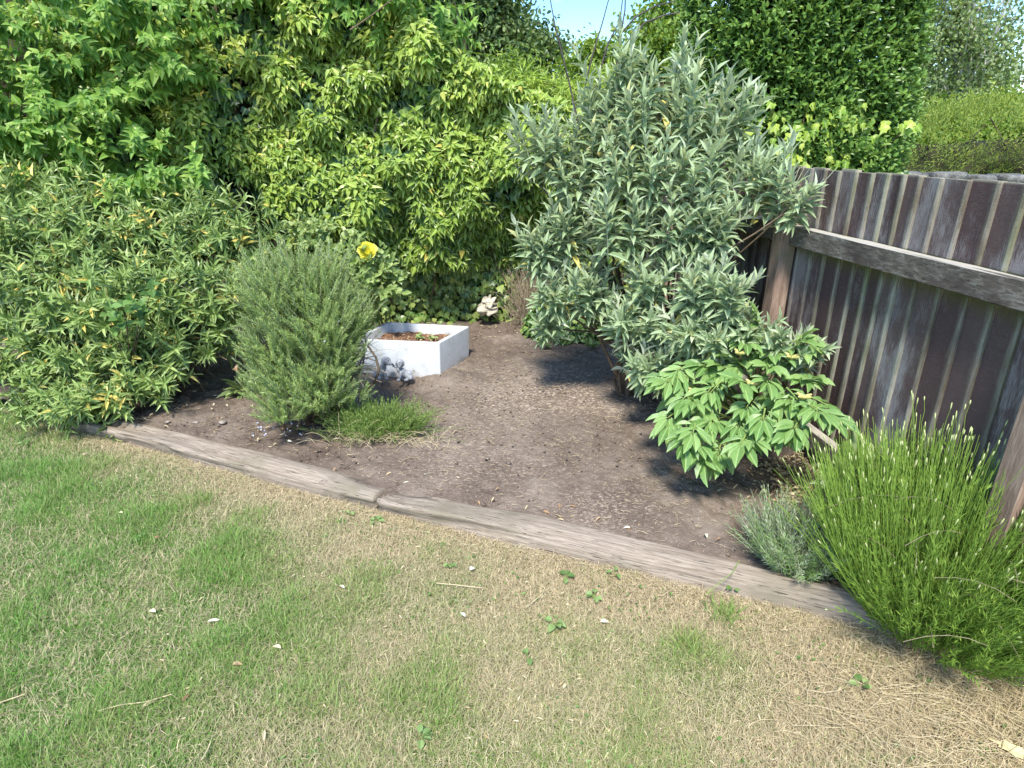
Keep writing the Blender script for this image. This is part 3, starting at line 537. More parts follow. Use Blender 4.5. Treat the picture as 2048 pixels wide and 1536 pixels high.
# ------------------------------------------------------------------ ivy hedge
def hedge_top(x): return np.interp(x, [-5, -1.2, -.75, -.35, 0, .5, 1.25], [3.3, 3.05, 2.45, 2.15, 1.98, 1.80, 1.6])
def hedge_y(x, z):
    p = P3(x, 0, z); bul = np.interp(z, [0, .45, .85, 1.3, 1.9, 2.6, 3.3], [.05, .07, .17, .32, .30, .12, -.06]) * np.interp(x, [-4, -.5, .4, 1.2], [1.1, 1, .6, .35])
    lobes = (fbm(p, 1.7, 3, 3) - .5) * .75 + (vnoise(p, 4.5, 6) - .5) * .3
    low = np.interp(z, [.0, .6, 1], [.15, .5, 1])
    return 5.42 - bul - lobes * low
def ivy_hedge():
    o = thing('ivy_hedge', 'tall wall of yellow green ivy hanging over the back of the bed', 'ivy hedge', (-1.5, 5.5, 0)); rs = np.random.RandomState(11)
    # dense upper growth: whorled shoots of drooping pointed leaves
    n = 8600; x = rs.uniform(-3.6, 1.2, n); z = .62 + (hedge_top(x) + .05 - .62) * rs.rand(n) ** .85
    den = fbm(P3(x, 0, z), 3.2, 2, 5); k = (den > .44 - .08 * (z > 1.6)) | (rs.rand(n) < .1); x, z = x[k], z[k]; n = len(x)
    y = hedge_y(x, z) + rs.uniform(-.06, .14, n); C0 = np.stack([x, y, z], -1)
    ax = nrm(np.stack([rs.normal(0, .25, n), -.75 + rs.normal(0, .2, n), .55 + rs.normal(0, .25, n)], -1))
    m = 9; a = (np.arange(m)[None] * 2.4 + rs.uniform(0, 6, n)[:, None]); e1 = nrm(np.cross(ax, [0, 0, 1.])); e2 = np.cross(e1, ax)
    rad = e1[:, None] * np.cos(a)[..., None] + e2[:, None] * np.sin(a)[..., None]
    D = rad * 1.0 + ax[:, None] * rs.uniform(-.1, .6, (n, m))[..., None] + np.array([0, -.1, -.35]) + rs.normal(0, .15, (n, m, 3))
    Pp = C0[:, None] + rad * .012 + ax[:, None] * rs.uniform(-.07, .02, (n, m))[..., None]
    Nn = ax[:, None] + np.array([0, -.3, 1.0]) + rs.normal(0, .4, (n, m, 3))
    L = rs.uniform(.042, .078, (n, m)) * np.linspace(1.15, .75, m) * rs.uniform(.8, 1.15, n)[:, None]
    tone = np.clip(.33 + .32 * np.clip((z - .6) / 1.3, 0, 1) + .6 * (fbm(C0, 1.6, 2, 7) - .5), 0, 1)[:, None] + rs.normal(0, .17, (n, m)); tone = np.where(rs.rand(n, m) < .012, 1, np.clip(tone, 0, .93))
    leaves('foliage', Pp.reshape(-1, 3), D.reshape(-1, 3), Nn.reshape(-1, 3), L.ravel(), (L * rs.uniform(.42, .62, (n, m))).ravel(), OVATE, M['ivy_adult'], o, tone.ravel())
    # broad lobed leaves, flat against the dark lower part
    n = 17000; x = rs.uniform(-3.6, 1.25, n); z = np.where(rs.rand(n) < .55, rs.uniform(.05, 1.15, n), rs.uniform(.6, 2.6, n)); z = np.minimum(z, hedge_top(x) - .08)
    dep = rs.rand(n) ** 1.3; y = hedge_y(x, z) + .05 + .22 * dep
    D = np.stack([rs.normal(0, .45, n), -.35 + rs.normal(0, .2, n), -1 + rs.normal(0, .3, n)], -1); Nn = np.stack([rs.normal(0, .35, n), -1 + rs.normal(0, .2, n), .45 + rs.normal(0, .35, n)], -1)
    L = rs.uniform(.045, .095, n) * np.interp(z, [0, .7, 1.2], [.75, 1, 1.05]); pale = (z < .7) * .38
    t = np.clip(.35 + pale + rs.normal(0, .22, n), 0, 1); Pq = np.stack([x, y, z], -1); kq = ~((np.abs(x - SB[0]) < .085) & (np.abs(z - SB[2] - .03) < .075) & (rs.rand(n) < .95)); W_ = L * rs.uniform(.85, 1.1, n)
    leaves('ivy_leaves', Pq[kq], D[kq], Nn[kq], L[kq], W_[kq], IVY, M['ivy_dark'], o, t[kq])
    k = 260; a = np.stack([rs.uniform(-3.5, 1.2, k), rs.uniform(5.45, 5.62, k), rs.uniform(.05, 1.2, k)], -1); b = a + np.stack([rs.normal(0, .3, k), rs.uniform(-.3, 0, k), rs.uniform(.5, 1.3, k)], -1)
    b[:, 2] = np.minimum(b[:, 2], hedge_top(b[:, 0]) - .1); b[:, 1] = np.maximum(b[:, 1], hedge_y(b[:, 0], b[:, 2]) + .16)
    tubes('stems', [curve(p_, q_, rs.normal(0, .05, 3), 6, rs, .015) for p_, q_ in zip(a, b)], [np.linspace(.008, .003, 6)] * k, M['twig'], o)
    # dark sheet added behind the leaf face, standing in for the inner shade
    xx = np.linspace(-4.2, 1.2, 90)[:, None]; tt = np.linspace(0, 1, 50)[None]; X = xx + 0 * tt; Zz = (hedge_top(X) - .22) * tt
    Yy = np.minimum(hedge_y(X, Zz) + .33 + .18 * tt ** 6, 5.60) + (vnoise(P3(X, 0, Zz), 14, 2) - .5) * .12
    b0 = grid('dark_backing', X, Yy, Zz, M['core'], parent=o); b0.data.materials[0] = M['core']
ivy_hedge()

# ------------------------------------------------------------------ generic leafy shoots
def shoots(base, dirs, length, per, rs, opp=True, ang=(1.0, .35), leafL=(.08, .05), t0=.08, droop=0.0):
    """leaf bases/directions/normals along straight-ish shoots; returns P, D, N, scale, index, t"""
    n = len(base); t = np.linspace(t0, 1, per)[None] + rs.uniform(-.01, .01, (n, per)); dirs = nrm(dirs)
    ref = nrm(np.cross(dirs, rs.normal(size=(n, 3)))); ref2 = np.cross(dirs, ref)
    ax = base[:, None] + dirs[:, None] * (t * length[:, None])[..., None] + np.array([0, 0, -1.]) * (droop * (t * length[:, None]) ** 2)[..., None]
    out = []
    sides = (0, math.pi) if opp else (0,)
    for s0 in sides:
        th = np.arange(per)[None] * (math.pi / 2 if opp else 2.4) + s0 + rs.normal(0, .25, (n, per))
        r = ref[:, None] * np.cos(th)[..., None] + ref2[:, None] * np.sin(th)[..., None]
        a = ang[0] + (ang[1] - ang[0]) * t + rs.normal(0, .12, (n, per))
        D = dirs[:, None] * np.cos(a)[..., None] + r * np.sin(a)[..., None]
        N = dirs[:, None] * np.sin(a)[..., None] - r * np.cos(a)[..., None] + rs.normal(0, .15, (n, per, 3))
        L = leafL[0] + (leafL[1] - leafL[0]) * t; L = L * rs.uniform(.8, 1.15, (n, per))
        idx = np.broadcast_to(np.arange(n)[:, None], (n, per))
        out.append((ax, D, N, L, idx, np.broadcast_to(t, (n, per))))
    return [np.concatenate([o_[i].reshape(-1, 3) if out[0][i].ndim == 3 else o_[i].ravel() for o_ in out]) for i in range(6)]
def straight(base, dirs, length, k=4, droop=0.0):
    t = np.linspace(0, 1, k)[None, :, None]; return base[:, None] + nrm(dirs)[:, None] * t * length[:, None, None] + np.array([0, 0, -1.]) * droop * (t * length[:, None, None]) ** 2
def blob(lobes, rs, shell=.5):
    """points in ellipsoid lobes [(centre, (rx,ry,rz), n)], outward directions"""
    P_, O_ = [], []
    for c, r, n in lobes:
        d = rdir(rs, n); f = (shell + (1 - shell) * rs.rand(n)) ** .6
        P_.append(np.asarray(c) + d * f[:, None] * np.asarray(r)); O_.append(d)
    return np.concatenate(P_), np.concatenate(O_)

# ------------------------------------------------------------------ broad leaved climber, top left
def climber():
    o = thing('climbing_shrub', 'large leafed green climber with tiny pale buds at the top left over the ivy', 'climbing shrub', (-3.2, 5.0, 0)); rs = np.random.RandomState(21)
    lobes = [(at(60, 60, 4.9), (.75, .35, .45), 60), (at(230, 110, 4.8), (.5, .35, .40), 60), (at(120, 230, 4.7), (.6, .3, .35), 70), (at(60, 330, 4.6), (.45, .3, .3), 45), (at(310, 60, 4.9), (.38, .3, .28), 36), (at(0, 200, 4.7), (.5, .3, .5), 50),
             (at(420, -10, 5.1), (.35, .25, .2), 20), (at(640, -40, 5.3), (.55, .2, .16), 24), (at(800, 0, 5.3), (.40, .2, .22), 34), (at(880, 70, 5.25), (.16, .15, .16), 12), (at(250, 340, 4.45), (.3, .2, .15), 24), (at(380, 390, 4.4), (.25, .2, .12), 18)]
    C0, O = blob(lobes, rs, .3); n = len(C0); d = nrm(O * [1, 1, .6] + np.array([0, -.7, .25]) + rs.normal(0, .3, (n, 3))); L = rs.uniform(.2, .38, n)
    P_, D, N, l, idx, t = shoots(C0, d, L, 8, rs, True, (1.15, .8), (.10, .055), droop=.5)
    D = D + np.array([0, 0, -.35]); N = N * .4 + np.array([0, -.5, .9]) + rs.normal(0, .25, N.shape)
    leaves('foliage', P_, D, N, l, l * .55, HEART, M['climber'], o, np.clip(.45 + rs.normal(0, .2, len(l)) + .25 * (t > .8), 0, 1))
    tubes('stems', straight(C0, d, L, 4, .5), np.array([.0035, .003, .0025, .0015]), M['stem_green'], o, 4)
    k = 1500; i = rs.randint(0, n, k); tb = rs.uniform(.7, 1.25, k)[:, None] * L[i][:, None]; Bp = C0[i] + d[i] * tb + rs.normal(0, .02, (k, 3)) + [0, 0, -.03]
    leaves('flower_buds', Bp, rdir(rs, k), rdir(rs, k), .02, .016, FLAKE, M['straw_leaf'], o, rs.rand(k))
    for a_, b_ in [(at(415, 60, 5.0), at(400, -80, 5.0)), (at(432, 70, 5.0), at(395, -60, 5.05)), (at(700, 60, 4.9), at(830, -40, 4.9)), (at(90, 20, 4.6), at(20, -60, 4.6))]:
        tubes('bare_stem', [curve(a_, b_, rs.normal(0, .03, 3), 8)], [np.linspace(.006, .003, 8)], M['twig'], o)
    tubes('main_stem', [curve((-3.3 + .5 * i, 5.5, 0), (-3.3 + .6 * i, 5.4, 2.3), rs.normal(0, .1, 3), 10, rs, .02) for i in range(5)], [np.linspace(.02, .008, 10)] * 5, M['twig'], o)
M['straw_leaf'] = leaf_mat('straw_leaf', [(0, (.35, .4, .12)), (1, (.6, .6, .3))], .6, .3)
climber()

# ------------------------------------------------------------------ left shrub with narrow leaves
def lance_shrub():
    o = thing('narrow_leaved_shrub', 'sprawling shrub of narrow green and yellow leaves at the left over the sleeper end', 'shrub', (-2.7, 4.0, .05)); rs = np.random.RandomState(31)
    base = np.array([-2.45, 4.0, .05])
    lobes = [(at(90, 480, 4.0), (.55, .35, .25), 110), (at(230, 470, 4.15), (.45, .35, .22), 90), (at(330, 500, 4.1), (.35, .3, .22), 80), (at(440, 480, 4.2), (.3, .25, .22), 70), (at(500, 500, 4.2), (.14, .2, .14), 26),
             (at(60, 600, 3.75), (.45, .3, .22), 100), (at(200, 600, 3.7), (.4, .3, .22), 100), (at(350, 600, 3.8), (.35, .3, .2), 90), (at(440, 600, 3.85), (.2, .25, .18), 50), (at(60, 710, 3.6), (.3, .22, .15), 70), (at(180, 700, 3.6), (.28, .2, .13), 60),
             (at(310, 700, 3.65), (.3, .2, .12), 60), (at(130, 800, 3.42), (.24, .14, .09), 70), (at(190, 815, 3.3), (.14, .1, .07), 40), (at(290, 760, 3.5), (.14, .12, .09), 34), (at(400, 690, 3.75), (.18, .15, .1), 30), (at(95, 400, 4.2), (.18, .2, .14), 24), (at(10, 520, 4.0), (.3, .3, .3), 50), (at(-80, 620, 3.9), (.35, .3, .3), 50)]
    C0, O = blob(lobes, rs, .2); n = len(C0); d = nrm(O * [.9, .9, .4] + np.array([0, -.35, .55]) + rs.normal(0, .35, (n, 3))); L = rs.uniform(.10, .24, n)
    P_, D, N, l, idx, t = shoots(C0, d, L, 7, rs, True, (1.3, .5), (.10, .065))
    N = N + np.array([0, -.2, .5]); yel = rs.rand(n) < .055; tone = np.clip(.42 + rs.normal(0, .18, len(l)) + .2 * (t > .7) - .1, 0, .9); tone = np.where((yel[idx] & (t < .6)) | (rs.rand(len(l)) < .03), rs.uniform(.925, 1, len(l)), tone)
    leaves('foliage', P_, D, N, l, l * .24, LANCE, M['lance'], o, tone)
    tubes('twigs', straight(C0 - d * .04, d, L + .04, 3), np.array([.0025, .002, .0015]), M['stem_green'], o, 4)
    br = [curve(base + rs.normal(0, .12, 3) * [1.6, 1, 0], c + rs.normal(0, .1, 3), [0, 0, .08] + rs.normal(0, .05, 3), 8, rs, .012) for c, r, q in lobes for _ in range(5)]
    tubes('branches', br, [np.linspace(.008, .003, 8)] * len(br), M['twig'], o)
    # a few dry twigs in the gaps
    k = 160; a = C0[rs.randint(0, n, k)] + [0, .1, -.05]; tubes('dead_twigs', [curve(p_, p_ + rs.normal(0, .1, 3), rs.normal(0, .02, 3), 4) for p_ in a], [np.full(4, .0018)] * k, M['twig_pale'], o, 3)['kind'] = 'stuff'
    # thing two: the rounder leaved bramble poking out of it
    b = thing('rose_sucker', 'shoot of broad glossy dark green leaves in the middle of the narrow leaved shrub', 'rose shoot', at(260, 700, 3.45))
    c0 = np.array([at(x_, y_, 3.33) for x_, y_ in [(215, 630), (250, 600), (280, 640), (300, 590), (255, 650), (225, 670), (285, 615)]]); dd = nrm(rs.normal(0, .5, (7, 3)) + [0, -.6, .4])
    P_, D, N, l, idx, t = shoots(c0, dd, np.full(7, .11), 3, rs, True, (1.2, .5), (.062, .06)); leaves('foliage', P_, D, N * .4 + [0, -.5, .8], l, l * .68, OVAL, M['rose_dark'], b, rs.rand(len(l)))
    tubes('stem', [curve(at(262, 745, 3.5), q_, [0, 0, .02], 6) for q_ in c0], [np.linspace(.004, .002, 6)] * 7, M['twig'], b)
M['rose_dark'] = leaf_mat('rose_dark', [(0, (.06, .13, .03)), (1, (.17, .29, .08))], .4, .2, back=(.17, .25, .1), spec=.3)
lance_shrub()

# ------------------------------------------------------------------ rosemary
def rosemary():
    base = on(640, 850, .06); base[1] += .12; o = thing('rosemary_bush', 'upright bushy rosemary with needle leaves in front of the white trough', 'rosemary', base); rs = np.random.RandomState(41)
    Y = 3.3
    lobes = [(at(600, 590, Y + .1), (.17, .16, .18), 150), (at(650, 600, Y + .1), (.14, .16, .15), 110), (at(550, 610, Y), (.15, .16, .15), 120), (at(620, 660, Y - .05), (.24, .2, .17), 190), (at(680, 650, Y + .05), (.12, .15, .14), 90), (at(550, 700, Y - .05), (.16, .17, .15), 120),
             (at(590, 760, Y - .15), (.19, .14, .11), 110), (at(545, 790, Y - .1), (.12, .12, .09), 60), (at(570, 830, Y - .25), (.11, .09, .05), 50), (at(690, 705, Y), (.09, .12, .08), 60), (at(655, 745, Y - .1), (.13, .12, .1), 110), (at(640, 800, Y - .2), (.13, .1, .08), 90), (at(695, 660, Y + .05), (.11, .14, .12), 90), (at(640, 560, Y + .15), (.11, .1, .08), 60), (at(700, 800, Y - .1), (.08, .08, .05), 30), (at(530, 560, Y + .1), (.06, .08, .08), 24)]
    lobes = [(c, r, int(q * 1.35)) for c, r, q in lobes]; C0, O = blob(lobes, rs, .25); n = len(C0); d = nrm(O * [.75, .75, .2] + [0, -.1, .95] + rs.normal(0, .2, (n, 3))); L = rs.uniform(.09, .19, n)
    P_, D, N, l, idx, t = shoots(C0, d, L, 22, rs, True, (1.0, .45), (.032, .02))
    tone = np.clip(.42 + rs.normal(0, .17, len(l)) + .15 * t + .25 * (rs.rand(n)[idx] - .5), 0, 1)
    leaves('foliage', P_, D, N, l, .0042, NEEDLE, M['rosemary'], o, tone)
    tubes('twigs', straight(C0, d, L, 3), np.array([.0018, .0015, .001]), M['stem_grey'], o, 3)
    br = [curve(base + rs.normal(0, .03, 3) * [1, 1, 0], c + rs.normal(0, .06, 3), [0, 0, -.05] + rs.normal(0, .04, 3), 8, rs, .01) for c, r, q in lobes for _ in range(7)]
    tubes('branches', br, [np.linspace(.011, .003, 8)] * len(br), M['twig'], o)
    c = at(725, 730, Y + .05); k = 90; br = [curve(c + rs.normal(0, .03, 3) + [-.08, 0, -.02], c + rs.normal(0, .07, 3) + [.03, 0, 0], rs.normal(0, .03, 3) + [0, 0, .02], 6) for _ in range(k)]
    tubes('dead_twigs', br, [np.linspace(.0025, .001, 6)] * k, M['twig_pale'], o, 3)['kind'] = 'stuff'
    arc = np.array([at(x_, y_, Y - .03) for x_, y_ in [(735, 690), (752, 715), (758, 740), (750, 765), (730, 780), (700, 790)]]); tubes('bare_branch', [arc], [np.linspace(.006, .01, 6)], M['twig'], o)
    k = 60; i = np.concatenate([rs.randint(0, n, 40)]); Bp = np.concatenate([P_[rs.randint(0, len(P_), 20)], np.array([at(x_, y_, 3.0) for x_, y_ in zip(rs.uniform(500, 600, 24), rs.uniform(845, 872, 24))]) + rs.normal(0, .01, (24, 3))])
    fl = leaves('flowers', Bp, rdir(rs, len(Bp)), rdir(rs, len(Bp)), .012, .010, OVAL, M['blueflower'], o); fl['kind'] = 'stuff'
rosemary()
# low tuft to its right
def tuft():
    base = on(760, 878, .07); o = thing('feathery_tuft', 'soft bright green feathery clump at the foot of the rosemary', 'clump of foliage', base); rs = np.random.RandomState(43)
    n = 1000; c = base + np.stack([rs.normal(.0, .09, n), rs.normal(.06, .05, n), np.zeros(n)], -1); d = nrm(np.stack([rs.normal(0, .5, n) + (c[:, 0] - base[0]) * 4, rs.normal(-.1, .45, n), rs.uniform(.8, 1.8, n)], -1)); L = rs.uniform(.08, .34, n)
    P_, D, N, l, idx, t = shoots(c, d, L, 7, rs, True, (.7, .4), (.035, .02), droop=1.2); leaves('foliage', P_, D, N, l, .0032, NEEDLE, M['fern'], o)
    tubes('stems', straight(c, d, L, 4, 1.2), np.full(4, .0008), M['stem_green'], o, 3)
    k = 90; a = base + np.stack([rs.normal(.05, .16, k), rs.normal(-.06, .05, k), np.full(k, .01)], -1)
    tubes('straw_stalks', [curve(p_, p_ + nrm(rs.normal(0, 1, 3) * [1, .6, 0] + [0, 0, .25]) * rs.uniform(.06, .2), [0, 0, .03], 5) for p_ in a], [np.full(5, .0011)] * k, M['straw'], o, 3)
tuft()

# ------------------------------------------------------------------ rose bush with the yellow bloom
def rose():
    base = np.array([-1.05, 4.75, .05]); o = thing('rose_bush', 'pale green rose bush with one yellow bloom behind the rosemary', 'rose bush', base); rs = np.random.RandomState(51)
    lobes = [(at(660, 480, 4.6), (.17, .1, .07), 26), (at(620, 460, 4.65), (.10, .1, .06), 14), (at(700, 530, 4.5), (.2, .12, .1), 40), (at(745, 540, 4.45), (.11, .12, .1), 34), (at(760, 580, 4.4), (.12, .1, .08), 30), (at(700, 600, 4.5), (.16, .12, .1), 24)]
    C0, O = blob(lobes, rs, .2); n = len(C0); d = nrm(O + [0, -.4, .4]); L = rs.uniform(.08, .14, n)
    P_, D, N, l, idx, t = shoots(C0, d, L, 4, rs, True, (1.2, .4), (.058, .052)); leaves('foliage', P_, D, N * .4 + [0, -.5, .9], l, l * .62, OVAL, M['rose'], o, np.clip(.55 + rs.normal(0, .25, len(l)), 0, 1))
    br = [curve(base + rs.normal(0, .04, 3) * [1, 1, 0], c + rs.normal(0, .05, 3), rs.normal(0, .04, 3), 8) for c, r, q in lobes for _ in range(4)]
    tubes('canes', br, [np.linspace(.007, .003, 8)] * len(br), M['stem_green'], o)
    def bloom(c, R, lab=None):
        n_ = 46; i = np.arange(n_); ph = i * 2.4; tl = np.linspace(.05, 1.25, n_); ax = nrm(np.array([.1, -.75, .65])); e1 = nrm(np.cross(ax, [0, 0, 1.])); e2 = np.cross(e1, ax)
        r = e1 * np.cos(ph)[:, None] + e2 * np.sin(ph)[:, None]; D_ = ax * np.cos(tl)[:, None] + r * np.sin(tl)[:, None]; N_ = ax * np.sin(tl)[:, None] - r * np.cos(tl)[:, None]
        f = leaves('flower', c + r * (.10 * R * tl)[:, None] - ax * R * .5, D_, N_, R * (.62 + .42 * tl), R * (.5 + .5 * tl), rows([(.25, .4), (.6, .5), (.9, .36)], .3, -.25), M['petal'], o, rs.rand(n_))
        if lab: f['label'] = lab
        hp = c - ax * R * .5; tubes('flower_stalk', [curve(hp, base + [0, 0, .35], [0, 0, .02], 6)], [np.linspace(.003, .005, 6)], M['stem_green'], o)
    bloom(at(735, 503, 4.35), .07, 'large full yellow rose bloom'); bloom(at(658, 528, 4.42), .03, 'small faded peach bloom')
rose()
sk = thing('wooden_stake', 'short weathered grey stake sticking up behind the rosemary', 'stake', (at(688, 640, 3.75)[0], 3.75, .05)); a_ = at(690, 548, 3.75)
tubes('stake_wood', [curve((a_[0], 3.75, .0), a_, 0 * a_, 5)], [np.array([.016, .016, .016, .015, .006])], M['stem_grey'], sk, 7)

# ------------------------------------------------------------------ sink used as a trough, with its soil, weeds and statue
def skin(name, V, F, mat, parent, bev=.0):
    bm = bmesh.new(); vs = [bm.verts.new(v_) for v_ in V]
    for f in F: bm.faces.new([vs[i] for i in f])
    bmesh.ops.recalc_face_normals(bm, faces=bm.faces)
    if bev: bmesh.ops.bevel(bm, geom=list(bm.edges), offset=bev, segments=4, profile=.6, affect='EDGES')
    me = bpy.data.meshes.new(name); bm.to_mesh(me); bm.free(); me.shade_smooth(); me.materials.append(mat); o = bpy.data.objects.new(name, me); COL.objects.link(o); o.parent = parent
    org = origin(parent); me.transform(__import__('mathutils').Matrix.Translation(-Vector(org))); return o
ZT = .325; FR = np.array([-.50, 4.04]); BR = np.array([-.32, 4.45]); BL = np.array([-.955, 4.57]); FL = np.array([-1.13, 4.13]); CC = (FR + BR + BL + FL) / 4
so = thing('sink_trough', 'white glazed sink used as a planting trough, standing on the soil', 'sink planter', (CC[0], CC[1], 0))
def ring(k, z, taper=1.0):
    return [tuple(CC + (q - CC) * taper - nrm(q - CC) * k) + (z,) for q in (FR, BR, BL, FL)]
V = ring(0, -.04, .975) + ring(0, ZT) + ring(.036, ZT) + ring(.052, .12)
F = [(3, 2, 1, 0)] + [(i, (i + 1) % 4, 4 + (i + 1) % 4, 4 + i) for i in range(4)] + [(4 + i, 4 + (i + 1) % 4, 8 + (i + 1) % 4, 8 + i) for i in range(4)] + [(8 + i, 8 + (i + 1) % 4, 12 + (i + 1) % 4, 12 + i) for i in range(4)] + [(12, 13, 14, 15)]
skin('basin', V, F, M['sink'], so, .009)
rs = np.random.RandomState(61)
a, b = np.meshgrid(np.linspace(0, 1, 60), np.linspace(0, 1, 40), indexing='ij'); q = [np.array(t_[:2]) for t_ in ring(.046, 0)]
XY = (1 - a)[..., None] * ((1 - b)[..., None] * q[3] + b[..., None] * q[2]) + a[..., None] * ((1 - b)[..., None] * q[0] + b[..., None] * q[1])
M['compost'] = rough_mat('compost', [(.3, (.08, .04, .025)), (.6, (.22, .12, .07)), (.75, (.4, .28, .18))], 60, bump=1, bscale=90)
Zs = .255 + .02 * np.sin(a * 6) * (1 - b) + (fbm(P3(XY[..., 0], XY[..., 1]), 30, 3, 2) - .5) * .04
grid('trough_soil', XY[..., 0], XY[..., 1], Zs, M['compost'], parent=so)
n = 260; t_ = rs.rand(n, 2); pp = (1 - t_[:, :1]) * ((1 - t_[:, 1:]) * q[3] + t_[:, 1:] * q[2]) + t_[:, :1] * ((1 - t_[:, 1:]) * q[0] + t_[:, 1:] * q[1])
tag(leaves('bark_chips', np.column_stack([pp, np.full(n, .268)]), rdir(rs, n) * [1, 1, .3], rdir(rs, n) + [0, 0, 1], rs.uniform(.012, .03, n), rs.uniform(.006, .014, n), FLAKE, M['dryleaf'], so, rs.uniform(0, .45, n)), kind='stuff')
for (px, py, lab, nn, sz) in [(840, 668, 'small round leaved green weed in the middle of the sink soil', 16, .028), (866, 670, 'pale green weed near the right end of the sink soil', 14, .026)]:
    c = at(px, py + 8, 4.33); wd_ = thing('seedling', lab, 'weed', c); d_ = nrm(rs.normal(0, 1, (nn, 3)) * [1, 1, .3] + [0, 0, .6])
    leaves('foliage', c + d_ * rs.uniform(.0, .025, nn)[:, None], d_, [[0, -.2, 1]] * nn, sz, sz * .8, OVAL, M['rose'], wd_)
for (x0, y0, x1, y1) in [(886, 670, 893, 655), (893, 672, 888, 656), (900, 672, 899, 654)]: pass
dt = thing('dead_seedling', 'bare forked grey twig standing in the right end of the sink', 'twig', at(896, 672, 4.3)); c = at(896, 672, 4.3)
tubes('twig_stem', [curve(c, c + [dx, 0, hz], [.004, 0, 0], 5) for dx, hz in ((-.035, .05), (.008, .058), (-.01, .03), (.02, .035))], [np.full(5, .0012)] * 4, M['twig_pale'], dt, 4)

def fused(name, parts, mat, parent, voxel=.004, sm=4):
    """one continuous body out of overlapping ellipsoids [(centre, radii, rot_euler)] in world metres"""
    bm = bmesh.new()
    from mathutils import Matrix, Euler
    for c, r, e in parts:
        mt = Matrix.Translation(Vector(c) - Vector(origin(parent))) @ Euler(e).to_matrix().to_4x4() @ Matrix.Diagonal((*r, 1)); bmesh.ops.create_icosphere(bm, subdivisions=3, radius=1, matrix=mt)
    me = bpy.data.meshes.new(name); bm.to_mesh(me); bm.free(); me.materials.append(mat); o = bpy.data.objects.new(name, me); COL.objects.link(o); o.parent = parent
    md = o.modifiers.new('r', 'REMESH'); md.mode = 'VOXEL'; md.voxel_size = voxel; md.use_smooth_shade = True
    m2 = o.modifiers.new('s', 'SMOOTH'); m2.iterations = sm; m2.factor = .5
    return o
def puppies():
    g = on(800, 757, .02); g[1] = 4.0; o = thing('puppy_statue', 'small grey stone statue of two puppies touching noses, by the white sink', 'statue', (g[0], g[1], .0))
    def pt(px, py, dy=0): return at(px, py, 3.99 + dy)
    def ball(px, py, r, dy=0, e=(0, 0, 0)): return (pt(px, py, dy * 1.35), tuple(1.22 * q_ for q_ in r), e)
    # right puppy: seated, back to the right, nose to the left
    R_ = fused('puppy', [ball(800, 727, (.026, .024, .025), 0), ball(792, 733, (.013, .012, .010), -.004), ball(787, 732, (.007, .009, .007), -.004), ball(799, 738, (.018, .02, .022)), ball(805, 745, (.022, .022, .030), 0, (0, -.35, 0)), ball(816, 749, (.027, .027, .025), .005),
        ball(821, 755, (.016, .02, .014), -.014), ball(800, 754, (.0085, .010, .024), -.022, (0, .25, 0)), ball(804, 754, (.0085, .010, .022), -.004), ball(797, 760, (.012, .012, .007), -.026), ball(812, 760, (.014, .012, .007), -.026), ball(826, 758, (.009, .009, .006), 0)], M['statue'], o, .0032, 3)
    R_['label'] = 'right puppy seen from its side, nose raised to the other'
    e = fused('ear', [ball(801, 728, (.010, .006, .019), -.026, (0, .25, 0)), ball(799, 733, (.008, .005, .010), -.026)], M['statue'], R_, .002, 2)
    L_ = fused('puppy', [ball(772, 722, (.027, .024, .026), 0), ball(780, 727, (.013, .014, .012), -.012), ball(784, 729, (.006, .007, .006), -.014), ball(766, 735, (.020, .02, .024)), ball(762, 744, (.026, .024, .028), 0), ball(755, 750, (.024, .026, .022), .005),
        ball(771, 750, (.0085, .010, .022), -.020, (0, -.2, 0)), ball(765, 752, (.0085, .010, .022), -.004), ball(773, 757, (.012, .012, .007), -.024), ball(758, 756, (.016, .018, .012), -.018)], M['statue'], o, .0032, 3)
    L_['label'] = 'left puppy with a floppy ear and round eye'
    fused('ear', [ball(766, 724, (.010, .006, .018), -.024, (0, .2, 0)), ball(765, 730, (.009, .005, .010), -.024)], M['statue'], L_, .002, 2)
    fused('eye', [ball(777, 722, (.0035, .0025, .0035), -.0245)], M['black'], L_, .001, 0)
    fused('eye', [ball(793, 727, (.003, .0025, .003), -.0215)], M['black'], R_, .001, 0)
    fused('nose', [ball(784.5, 728, (.004, .004, .004), -.017)], M['black'], L_, .001, 0)
    fused('nose', [ball(787, 729.5, (.004, .004, .004), -.017)], M['black'], R_, .001, 0)
    # slab they sit on
    sl = thing('stone_slab', 'thin brown stone slab under the puppy statue', 'slab', (g[0], g[1], 0))
    pts = [on(px, py, .025) for px, py in [(742, 757), (770, 750), (822, 753), (832, 762), (812, 769), (785, 768), (750, 767)]]
    top = [(p_[0], p_[1], .0) for p_ in pts]; zt = .025
    skin('slab_stone', [(x_, y_, zt) for x_, y_, _ in top] + [(x_, y_, -.03) for x_, y_, _ in top], [tuple(range(7)), tuple(range(13, 6, -1))] + [(i, (i + 1) % 7, 7 + (i + 1) % 7, 7 + i) for i in range(7)], M['stone'], sl, .006)
puppies()

